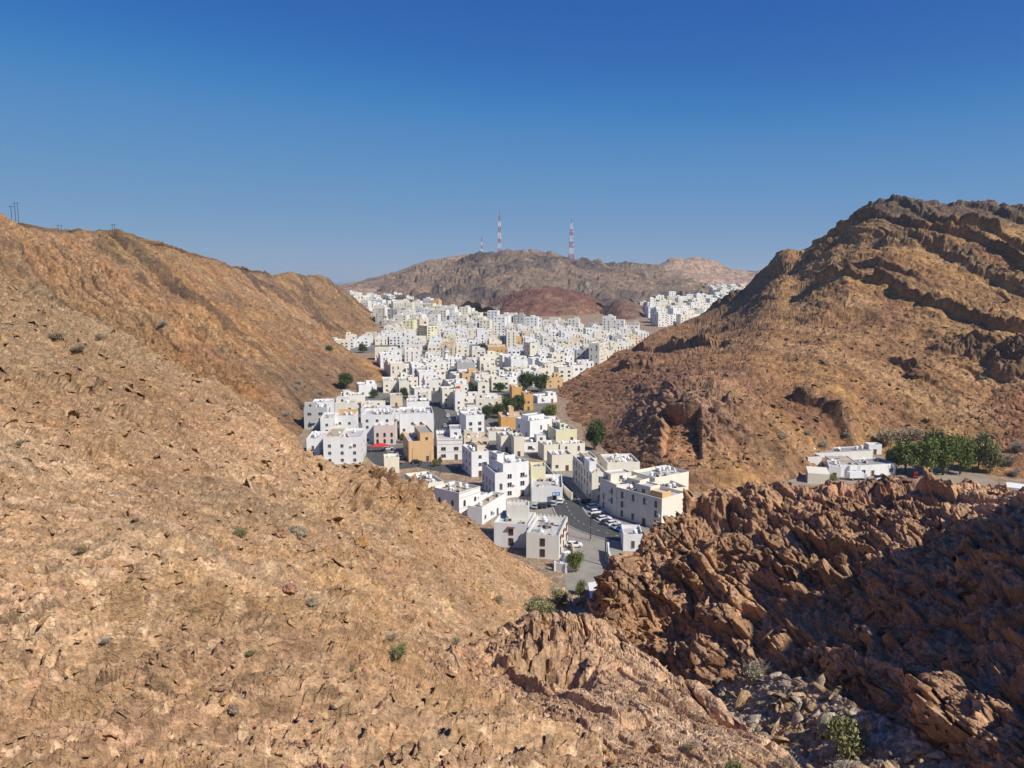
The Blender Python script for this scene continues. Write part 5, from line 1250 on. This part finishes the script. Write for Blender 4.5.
# minaret with balcony and dark cap
p = PG(446, 368); e = empty('minaret', (p[0], p[1], 0)); hgt = P(446, 345, p[1])[2]; r0 = 1.7
q = MB(); q.tube((0, 0, -1), (0, 0, hgt*.72), r0, r0*.85, n=12); q.build('shaft', PM['white'], e)
q = MB(); q.tube((0, 0, hgt*.42), (0, 0, hgt*.45), r0*1.35, n=12); q.tube((0, 0, hgt*.72), (0, 0, hgt*.76), r0*1.5, n=12); q.build('balcony', PM['white'], e)
q = MB(); q.tube((0, 0, hgt*.76), (0, 0, hgt*.9), r0*.62, n=12); q.build('lantern', PM['grey'], e); q = MB(); q.tube((0, 0, hgt*.9), (0, 0, hgt*1.02), r0*.7, .1, n=12); q.tube((0, 0, hgt), (0, 0, hgt*1.1), .1, n=5); q.build('cap', DARKM, e)
tag(e, 'white minaret with a dark cap rising from the middle of the town', 'minaret')

# ================================================================== MASTS AND POLES ON THE RIDGES
RW = plain('mast_red', (.42, .05, .035), .6, .1); WW = plain('mast_white', (.72, .72, .72), .6, .1)
def mast(px, pyb, pyt, Y, bw, label, sect=6, thin=False):
    b = P(px, pyb, Y); hh = P(px, pyt, Y)[2]-b[2]; e = empty('radio_mast', (b[0], b[1], b[2]-4)); hh += 4; n = sect
    for k in range(n):
        z0, z1 = hh*k/n*.86, hh*(k+1)/n*.86; w0, w1 = [bw*(1-.78*z/hh) for z in (z0, z1)]; q = MB(); r = .5 if not thin else .35
        for sx in (-1, 1):
            for sy in (-1, 1): q.tube((sx*w0, sy*w0, z0), (sx*w1, sy*w1, z1), r, n=4, smooth=False)
        st = 2; 
        for j in range(st):
            za, zb_ = z0+(z1-z0)*j/st, z0+(z1-z0)*(j+1)/st; wa, wb = [bw*(1-.78*z/hh) for z in (za, zb_)]
            for s in (-1, 1):
                q.tube((-wa, s*wa, za), (wb, s*wb, zb_), r*.6, n=4, smooth=False); q.tube((wa, s*wa, za), (-wb, s*wb, zb_), r*.6, n=4, smooth=False)
                q.tube((s*wa, -wa, za), (s*wb, wb, zb_), r*.6, n=4, smooth=False); q.tube((-wa, s*wa, za), (wa, s*wa, za), r*.6, n=4, smooth=False)
        q.build('mast_section', RW if k % 2 == 0 else WW, e)
    q = MB(); q.tube((0, 0, hh*.84), (0, 0, hh), .6 if not thin else .4, n=6); q.build('antenna', RW, e)
    if not thin:
        for zf, c_ in ((.66, WW), (.5, METAL), (.35, WW)):
            q = MB(); w_ = bw*(1-.78*zf)+1.2
            for k in range(4): a = k*math.pi/2+.6; q.tube((w_*math.cos(a), w_*math.sin(a), hh*zf), (w_*math.cos(a)*1.25, w_*math.sin(a)*1.25, hh*zf), 1.3, n=10)
            q.build('dish_antennas', c_, e)
    tag(e, label, 'radio mast', 'radio masts on the far mountain')
mast(499.5,252,209.5,1850,4.2,'tallest red and white lattice mast, on the highest hump of the far mountain',7)
mast(571.2,258,217,1900,6.0,'broad red and white lattice mast hung with dishes, right of the tall one')
mast(481.8,254,235,1840,1.8,'short thin mast left of the two tall ones',5,True)
p = P(490, 253.5, 1845); e = empty('mast_hut', (p[0], p[1], p[2]-3)); q = MB(); q.box(-6, 6, -5, 5, -3, 5.5); q.build('wall', PM['white'], e); q = MB(); q.box(-6.4, 6.4, -5.4, 5.4, 5.505, 6.1); q.build('roof', ROOFS[1], e); link('door', DOOR, e, (0, -5.0, 0)); tag(e, 'white hut at the foot of the tallest mast', 'hut')
def ridge_pole(px, pyb, pyt, Y, label, T=False):
    b = P(px, pyb, Y); hh = P(px, pyt, Y)[2]-b[2]; e = empty('utility_pole', (b[0], b[1], b[2]-7)); hh += 7; r = .19
    q = MB(); q.tube((0, 0, 0), (0, 0, hh), r, r*.8, n=7); q.build('pole', DARKM, e)
    q = MB(); w_ = 1.6 if T else .7; q.box(-w_, w_, -.12, .12, hh-.5, hh-.25); q.build('crossarm', DARKM, e)
    for k in (-1, 0, 1): q = MB(); q.tube((k*w_*.8, 0, hh-.24), (k*w_*.8, 0, hh+.15), .09, n=6); q.build('insulator', METAL, e)
    tag(e, label, 'utility pole', 'utility poles on the left ridge')
for (px, b, t, Y, lab, T) in [(11.3,213,206,495,'short pole with a wide crossarm, leftmost on the ridge',True),(15.3,215,202.5,500,'left pole of the tall pair near the left edge of the ridge',False),(18.3,216,202.5,500,'right pole of the tall pair near the left edge of the ridge',False),
        (58.3,232,225,533,'left pole of the short pair above the pale gully',False),(61.5,232.5,225,533,'right pole of the short pair above the pale gully',False),(78.5,239,232,545,'lone T-shaped pole in the dip of the ridge',True),
        (86,240,233,548,'left pole of the pair just past the dip',False),(88.6,240,233,548,'right pole of the pair just past the dip',False),(113.2,240,224,565,'left pole of the tallest pair on the round hump',False),(115.5,240,224,565,'right pole of the tallest pair on the round hump',False),(219,266,261.5,725,'tiny far pole on the descending ridge',False)]: ridge_pole(px, b, t, Y, lab, T)

# ================================================================== TREES AND SHRUBS
LEAFD = leafy('leaf_dark', (.04, .06, .018), (.10, .13, .04)); LEAFM = leafy('leaf_fresh', (.10, .13, .03), (.20, .23, .06)); LEAFO = leafy('leaf_olive', (.15, .15, .06), (.30, .28, .13))
DRYT = leafy('dry_twigs', (.24, .18, .11), (.46, .36, .22)); GREYT = leafy('grey_twigs', (.26, .22, .16), (.46, .40, .31)); BARK = plain('bark', (.12, .085, .06), .9, .3, 4)
def leaves(name, mat, clumps, n, size, seed, flat=.0):
    rs = np.random.RandomState(seed); per = n//len(clumps); V = []
    for (cx, cy, cz, rx, ry, rz) in clumps:
        d = rs.normal(size=(per, 3)); d /= np.linalg.norm(d, axis=1, keepdims=True); rr = rs.rand(per, 1)**.45
        c = d*rr*np.array([rx, ry, rz])*(1+.25*rs.normal(size=(per, 1)))+np.array([cx, cy, cz]); V.append(c)
    c = np.concatenate(V); k = len(c); a = rs.normal(size=(k, 3)); a /= np.linalg.norm(a, axis=1, keepdims=True); b = np.cross(a, rs.normal(size=(k, 3))); b /= np.linalg.norm(b, axis=1, keepdims=True)
    s = size*(.5+rs.rand(k, 1)); v = np.stack([c-a*s, c-b*s*.5, c+a*s, c+b*s*.5], 1).reshape(-1, 3)
    me = bpy.data.meshes.new(name); me.vertices.add(4*k); me.vertices.foreach_set('co', v.astype(np.float32).ravel()); me.loops.add(4*k); me.polygons.add(k)
    me.loops.foreach_set('vertex_index', np.arange(4*k, dtype=np.int32)); me.polygons.foreach_set('loop_start', np.arange(0, 4*k, 4, dtype=np.int32)); me.polygons.foreach_set('loop_total', np.full(k, 4, np.int32))
    me.update(calc_edges=True); me.materials.append(mat); return me
def tree_meshes(r, h, mat, n, size, seed):
    rg2 = random.Random(seed); cl = []; tr = MB(); th = h*.3; tr.tube((0, 0, -.8), (0, 0, th), r*.085, r*.055, n=8)
    for k in range(13):
        a = k*2.4+rg2.random(); rr = r*rg2.uniform(.3, .62) if k else 0; z = h*rg2.uniform(.28, .8); c = (rr*math.cos(a), rr*math.sin(a), z); cl.append((*c, r*rg2.uniform(.36, .56), r*rg2.uniform(.36, .56), h*rg2.uniform(.15, .24)))
        tr.tube((0, 0, th*rg2.uniform(.7, 1)), c, r*.035, r*.012, n=5)
    return leaves('crown', mat, cl, n, size, seed), tr.mesh('trunk', BARK)
TMESH = {}
def tree(loc, r, h, kind, label, grp=None, name='tree', seed=0):
    key = (kind, seed % 3)
    if key not in TMESH: TMESH[key] = tree_meshes(4.0, 8.0, {'d': LEAFD, 'm': LEAFM, 'o': LEAFO}[kind], 5200, .27, 40+seed % 3)
    c, t = TMESH[key]; e = empty(name, tuple(loc), random.Random(seed).uniform(0, 6)); link('crown', c, e); link('trunk', t, e); e.scale = (r/4, r/4, h/8); tag(e, label, 'tree', grp)
GT = 'trees in the town'
def tp(px, py, rpx, hpx, kind, label, k): p = PG(px, py); s = p[1]/F_PX; tree(p, rpx*s*1.1, hpx*s*1.2, kind, label, GT, seed=k)
for k, a in enumerate([(346,390,8.5,15,'d','round dark tree at the foot of the tan spur'),(526,391,9,18,'d','larger dark tree left of a pair in the middle of the town'),(541,392,9,17,'d','dark tree right of a pair in the middle of the town'),(487,419,7,12,'d','dark tree leftmost of the row behind the orange house'),(498,418,8,14,'d','dark tree second in the row behind the orange house'),
     (509,414,8,16,'d','taller dark tree directly behind the orange tower'),(519,411,7,14,'d','dark tree at the right end of the row behind the orange house'),(549,418,8.5,13,'m','green tree between the banded white house and the right hill'),(595,450,10,27,'d','tall dark tree in the corner under the right hill'),(404,398,4.5,9,'d','small dark tree beside the pale cream pair'),
     (374,398,5,8,'d','low dark tree at the end of the tan spur'),(471,398,3.2,15,'d','narrow dark cypress before the big cream house'),(477,398,2.6,11,'d','smaller cypress beside the narrow one'),(495,384,5,9,'d','dark tree among white houses above the street'),(487,379,4,8,'o','olive tree among cream houses'),(403,443,3.6,9,'m','small palm-green tree on the terrace of the tan house'),
     (417,443,2.4,6,'o','small potted-looking tree beside the terrace of the tan house'),(435,467,3.2,7,'m','yellow-green street tree left of the orange bush on the square'),(440,466,2.6,8,'o','orange-tinged street tree on the square'),(340,420,4,6,'d','dark shrub-like tree by the roof terrace'),(327,346,6,6,'d','dark tree on the lane of the left hill'),(339,350,7,8,'d','bigger dark tree on the lane of the left hill'),
     (363,353,4.5,9,'d','upright dark tree by the white houses on the left lane'),(397,335,6,6,'d','dark tree near the mouth of the far town'),(400,343,7,5,'o','olive tree row above the ochre mound'),(577,398,3,5,'d','small dark tree at the toe of the right hill'),(480,317,9,4,'d','dark grove under the far mountain'),(455,317,5,4,'d','small dark tree among the far blocks'),(500,392,6,9,'d','dark tree by the climbing street head')]): tp(*a[:6], k)
p = PG(576, 572); tree(p, 2.3, 5.6, 'm', 'bright green leafy tree beside the big white water tank', seed=2)
GB = 'tall trees shading the settlement'
for k, (px, py, rp, hp, kd, lb) in enumerate([(905,474,17,35,'m','wide green tree leftmost of the settlement grove'),(925,476,15,43,'m','tall green tree left of the gap in the grove'),(943,475,16,46,'m','tallest green tree in the centre of the grove'),(960,474,14,40,'m','green tree right of the tallest one'),(978,472,13,46,'o','thin grey-green tree near the right end of the grove'),(990,474,11,38,'o','olive tree at the right end of the grove'),
        (893,470,10,24,'o','small olive tree beside the house with the shaded end'),(930,462,15,36,'d','dark tree at the back of the grove')]):
    p = PG(px, py); s = p[1]/F_PX; tree(p, rp*s, hp*s, kd, lb, GB, seed=k)
SMESH = {}
def shrub(px, py, rpx, hpx, kind, label, patches, grp=None, k=0, Y=None):
    p = on_patch(patches, px, py, 4) if patches else PG(px, py)
    if p is None: print('NO PATCH', px, py); return
    s = project(p)[2]/F_PX; key = (kind, k % 3)
    if key not in SMESH:
        rg2 = random.Random(k); mat = {'g': LEAFM, 'o': LEAFO, 'd': DRYT, 'w': GREYT, 'k': LEAFD}[kind]; cl = []
        for j in range(7): a = j*.9; cl.append((.5*math.cos(a)*rg2.random(), .5*math.sin(a)*rg2.random(), .25+.45*rg2.random(), .38, .38, .3))
        st = MB()
        for j in range(46 if kind in 'dw' else 16):
            a = rg2.uniform(0, 6.28); t = rg2.uniform(.3, 1.0); mid = (t*.45*math.cos(a), t*.45*math.sin(a), .5*rg2.uniform(.6, 1)); st.tube((0, 0, -.1), mid, .016, .012, n=4, caps=False); a2 = a+rg2.uniform(-.5, .5); st.tube(mid, (t*.9*math.cos(a2), t*.9*math.sin(a2), rg2.uniform(.5, 1.0)), .012, .005, n=3, caps=False)
        SMESH[key] = (leaves('foliage', mat, cl, 1500, .045 if kind in 'dw' else .06, k+5), st.mesh('stem', BARK if kind not in 'dw' else GREYT))
    f, t = SMESH[key]; e = empty('shrub', tuple(p), random.Random(k).uniform(0, 6)); link('foliage', f, e); link('stem', t, e); e.scale = (rpx*s, rpx*s, hpx*s); tag(e, label, 'shrub', grp)
GA = 'shrubs on the rocky slopes'
for k, a in enumerate([(842,752,32,44,'o','large yellow-green shrub on the gully floor at the bottom',['gully_ground','crag_hill']),(750,676,20,22,'w','bare grey thorn bush at the head of the pale stones',['gully_ground','crag_hill']),(790,765,16,14,'d','low dry tuft beside the large yellow-green shrub',['gully_ground','rock_hill']),(690,745,12,9,'d','dry grass tuft on the lower lip of the rock mass',['rock_hill']),
        (845,768,24,10,'w','grey twiggy bush cut by the bottom edge',['gully_ground','crag_hill']),(545,612,24,18,'o','wide olive shrub where the gully opens',['gully_ground','rocky_slope']),(565,600,14,16,'o','olive shrub behind the wide one in the gully mouth',['gully_ground','rocky_slope']),(577,590,9,14,'g','fresh green shrub below the leafy tree',['gully_ground','rocky_slope']),
        (244,534,11,8,'o','green shrub in the middle of the near slope',['rocky_slope']),(402,655,14,14,'o','pale green shrub low on the near slope',['rocky_slope']),(254,658,8,7,'o','small dark shrub by the broken ledge',['rocky_slope']),(395,636,10,7,'d','dry tuft above the pale green shrub',['rocky_slope']),(80,348,14,9,'d','dry bush high on the near slope',['rocky_slope']),(60,338,16,9,'d','wide dry bush near the left crest',['rocky_slope']),
        (104,336,9,8,'d','dry bush beside the left crest',['rocky_slope']),(85,548,8,6,'o','small olive tuft left of centre on the slope',['rocky_slope']),(24,442,8,7,'d','dry tuft near the left edge',['rocky_slope']),(212,370,8,5,'d','dry tuft on the crest of the near slope',['rocky_slope']),(105,640,9,8,'w','grey cushion plant among flat slabs',['rocky_slope']),(460,640,10,7,'d','dry tuft just left of the broken crest',['rocky_slope','rock_hill']),
        (540,600,12,9,'d','dry bush at the lower edge of the near slope',['rocky_slope']),(735,768,14,12,'o','olive tuft at the bottom beside the gully',['rock_hill','gully_ground']),(355,668,8,5,'o','olive tuft above the pink rock',['rocky_slope']),(500,597,8,6,'d','dry tuft on the lower scree',['rocky_slope'])]): shrub(*a[:6], a[6], GA, k)
for k, (x, y, r, h, kd, lb) in enumerate([(786,435,8,6,'w','grey thorn bush leftmost of the row above the settlement'),(811,431,7,5,'w','small grey thorn bush second in the row above the settlement'),(827,443,8,6,'w','grey thorn bush nearest the settlement roofs'),(843,432,7,5,'w','grey thorn bush third in the row above the settlement'),(882,441,21,17,'d','broad dry acacia beside the grove'),(908,436,19,15,'d','broad dry acacia behind the grove'),
        (876,398,6,5,'w','lone grey bush higher on the right hill'),(1005,462,14,13,'d','dry acacia at the right edge of the grove'),(1016,448,12,12,'w','grey thicket on the right edge'),(1014,472,10,9,'w','low grey thicket by the pale rubble'),(915,495,12,7,'g','green bush before the red van',),(832,480,10,5,'g','green hedge bush before the white settlement house'),(896,484,16,9,'g','green bush left of the red van, on the yard edge')]):
    shrub(x, y, r, h, kd, lb, None if kd == 'g' else ['steep_hill', 'ground'], 'thorn bushes round the settlement', k)
for k, (x, y, r, h, kd, lb) in enumerate([(310,408,9,8,'k','dark bush at the foot of the left hill, beside the first houses'),(326,407,7,5,'k','low dark bush touching the first houses'),(300,385,6,5,'w','grey bush low on the left hill'),(324,391,6,5,'w','grey bush above the first houses'),(322,403,9,7,'w','grey thicket just above the first houses'),(333,347,6,6,'k','dark bush on the ledge lane of the left hill'),(331,372,5,4,'w','small grey bush halfway down the left hill'),
        (165,322,8,6,'w','lone grey bush on the orange face of the left hill'),(302,380,7,5,'w','grey bush above the dark ones'),(290,412,7,5,'w','grey bush near the end of the cream wall'),(305,365,5,4,'w','tiny grey bush on the pale scree')]): shrub(x, y, r, h, kd, lb, ['long_hill'], 'bushes on the left hill', k)
# boulders large enough to name
def boulder(px, py, rpx, label, patches, seed, colr):
    p = on_patch(patches, px, py, 4)
    if p is None: return
    s = float(project(p)[2]/F_PX)*rpx; import bmesh as bm_; b = bm_.new(); bm_.ops.create_icosphere(b, subdivisions=4, radius=1); co = np.array([v.co[:] for v in b.verts], np.float32)
    f, h, e = facets(co*1.0+seed*7.3, np.eye(3, dtype=np.float32), .8, (1.2, .9, .8), seed, 1, 1, .1); d = 1+.28*f+.1*fbm(co+seed, .5, 3, seed=seed)
    for v, dd_, c in zip(b.verts, d, co): v.co = Vector((c*dd_*np.array([1.2, .9, .75])*s).tolist())
    me = bpy.data.meshes.new('boulder'); b.to_mesh(me); b.free(); at = me.color_attributes.new('Rock', 'FLOAT_COLOR', 'POINT'); at.data.foreach_set('color', np.tile(np.append(colr, 1).astype(np.float32), len(co))); me.materials.append(ROCK_NEAR)
    o = link('boulder', me, None, tuple(p+np.array([0, 0, s*.25])), (0, 0, seed)); tag(o, label, 'boulder', 'boulders lying on the slopes')
for k, (x, y, r, lb, pt, c) in enumerate([(713,660,7,'brown boulder wedged at the foot of the crag','crag_hill',BROWN),(806,656,5,'pale boulder glowing in front of the shaded hollow','crag_hill',PALE),(660,745,4,'rust boulder on the sunlit rock mass','rock_hill',BROWN),(293,587,6,'pinkish boulder beside a dark cleft on the near slope','rocky_slope',PINK),(315,600,5,'grey boulder under the pinkish one','rocky_slope',GREY),
        (278,530,6,'reddish boulder right of the green shrub','rocky_slope',PINK),(300,530,8,'grey split boulder on the near slope','rocky_slope',GREY),(912,372,7,'dark block lying alone on the right hill','steep_hill',BROWN),(364,541,7,'tan boulder below the split crag','rocky_slope',OCHRE),(233,708,5,'dark boulder beside the reddish outcrop','rocky_slope',GREY)]): boulder(x, y, r, lb, [pt], k+3, c)
# ================================================================== LIGHT, SKY, CAMERA
SUN_AZ = math.radians(129.0); SUN_EL = math.radians(44.0)      # azimuth clockwise from the view direction
w = bpy.data.worlds.new('World'); SC.world = w; w.use_nodes = True; nt = w.node_tree
bg = nt.nodes['Background']; sky = nt.nodes.new('ShaderNodeTexSky'); sky.sky_type = 'NISHITA'; sky.sun_disc = False
sky.sun_elevation = SUN_EL; sky.sun_rotation = SUN_AZ; sky.air_density = .6; sky.dust_density = .2; sky.ozone_density = 8.0; sky.altitude = 0
sr = nt.nodes.new('ShaderNodeSeparateColor'); cb = nt.nodes.new('ShaderNodeCombineColor'); nt.links.new(sky.outputs[0], sr.inputs[0])
for i_, (k_, p_) in enumerate(((.56, 1.45), (1.02, .873), (3.09, .277))):      # the deep blue of a clear dry day
    a_ = nt.nodes.new('ShaderNodeMath'); a_.operation = 'POWER'; a_.inputs[1].default_value = p_; nt.links.new(sr.outputs[i_], a_.inputs[0])
    b_ = nt.nodes.new('ShaderNodeMath'); b_.operation = 'MULTIPLY'; b_.inputs[1].default_value = k_; nt.links.new(a_.outputs[0], b_.inputs[0])
    nt.links.new(b_.outputs[0], cb.inputs[i_])
s1 = nt.nodes.new('ShaderNodeVectorMath'); s1.operation = 'SCALE'; s1.inputs['Scale'].default_value = .1005; nt.links.new(cb.outputs[0], s1.inputs[0])
cv = nt.nodes.new('ShaderNodeRGBCurve'); nt.links.new(s1.outputs[0], cv.inputs['Color'])
for ci_, pts_ in enumerate((((.042, .025), (.078, .082), (.292, .20), (1, .40)), ((.147, .127), (.216, .235), (.429, .34), (1, .60)), ((.434, .43), (.485, .53), (.546, .545), (1, .74)))):
    cu_ = cv.mapping.curves[ci_]; cu_.points[1].location = pts_[-1]
    for pt_ in pts_[:-1]: cu_.points.new(*pt_)
    for q_ in cu_.points: q_.handle_type = 'AUTO_CLAMPED'
cv.mapping.update()
s2_ = nt.nodes.new('ShaderNodeVectorMath'); s2_.operation = 'SCALE'; s2_.inputs['Scale'].default_value = 1/.1005; nt.links.new(cv.outputs[0], s2_.inputs[0])
nt.links.new(s2_.outputs[0], bg.inputs['Color']); bg.inputs['Strength'].default_value = .09
sd = bpy.data.lights.new('sun', 'SUN'); sd.energy = 5.0; sd.angle = math.radians(.53); sd.color = (1.0, .95, .87)
so = bpy.data.objects.new('sun', sd); COL.objects.link(so); so.location = (300, -200, 400)
dv = Vector((math.sin(SUN_AZ)*math.cos(SUN_EL), math.cos(SUN_AZ)*math.cos(SUN_EL), math.sin(SUN_EL)))
so.rotation_euler = dv.to_track_quat('Z', 'Y').to_euler()
cd = bpy.data.cameras.new('camera'); co_ = bpy.data.objects.new('camera', cd); COL.objects.link(co_)
cd.sensor_fit = 'HORIZONTAL'; cd.sensor_width = 36; cd.lens = 36*F_PX/1024; cd.clip_end = 120000; cd.clip_start = .2
co_.location = (0, 0, CAM_H); co_.rotation_euler = (math.pi/2-PITCH, 0, 0); SC.camera = co_
SC.view_settings.view_transform = 'Standard'; SC.view_settings.look = 'None'; SC.view_settings.exposure = .16; SC.view_settings.gamma = 1
SC.view_settings.use_curve_mapping = False
SC.cycles.max_bounces = 4; SC.cycles.diffuse_bounces = 4

# the dry haze of the valley: one even body of air round everything
HZ = bpy.data.materials.new('haze_air'); HZ.use_nodes = True; hn = HZ.node_tree; hn.nodes.clear()
ho = hn.nodes.new('ShaderNodeOutputMaterial'); hp = hn.nodes.new('ShaderNodeVolumePrincipled'); hp.inputs['Density'].default_value = .00008
hp.inputs['Color'].default_value = (.78, .93, 1, 1); hp.inputs['Anisotropy'].default_value = .1; hn.links.new(hp.outputs[0], ho.inputs['Volume'])
q = MB(); q.box(-61000, 61000, -1500, 91000, -45, 300); tag(q.build('haze', HZ), kind='stuff')
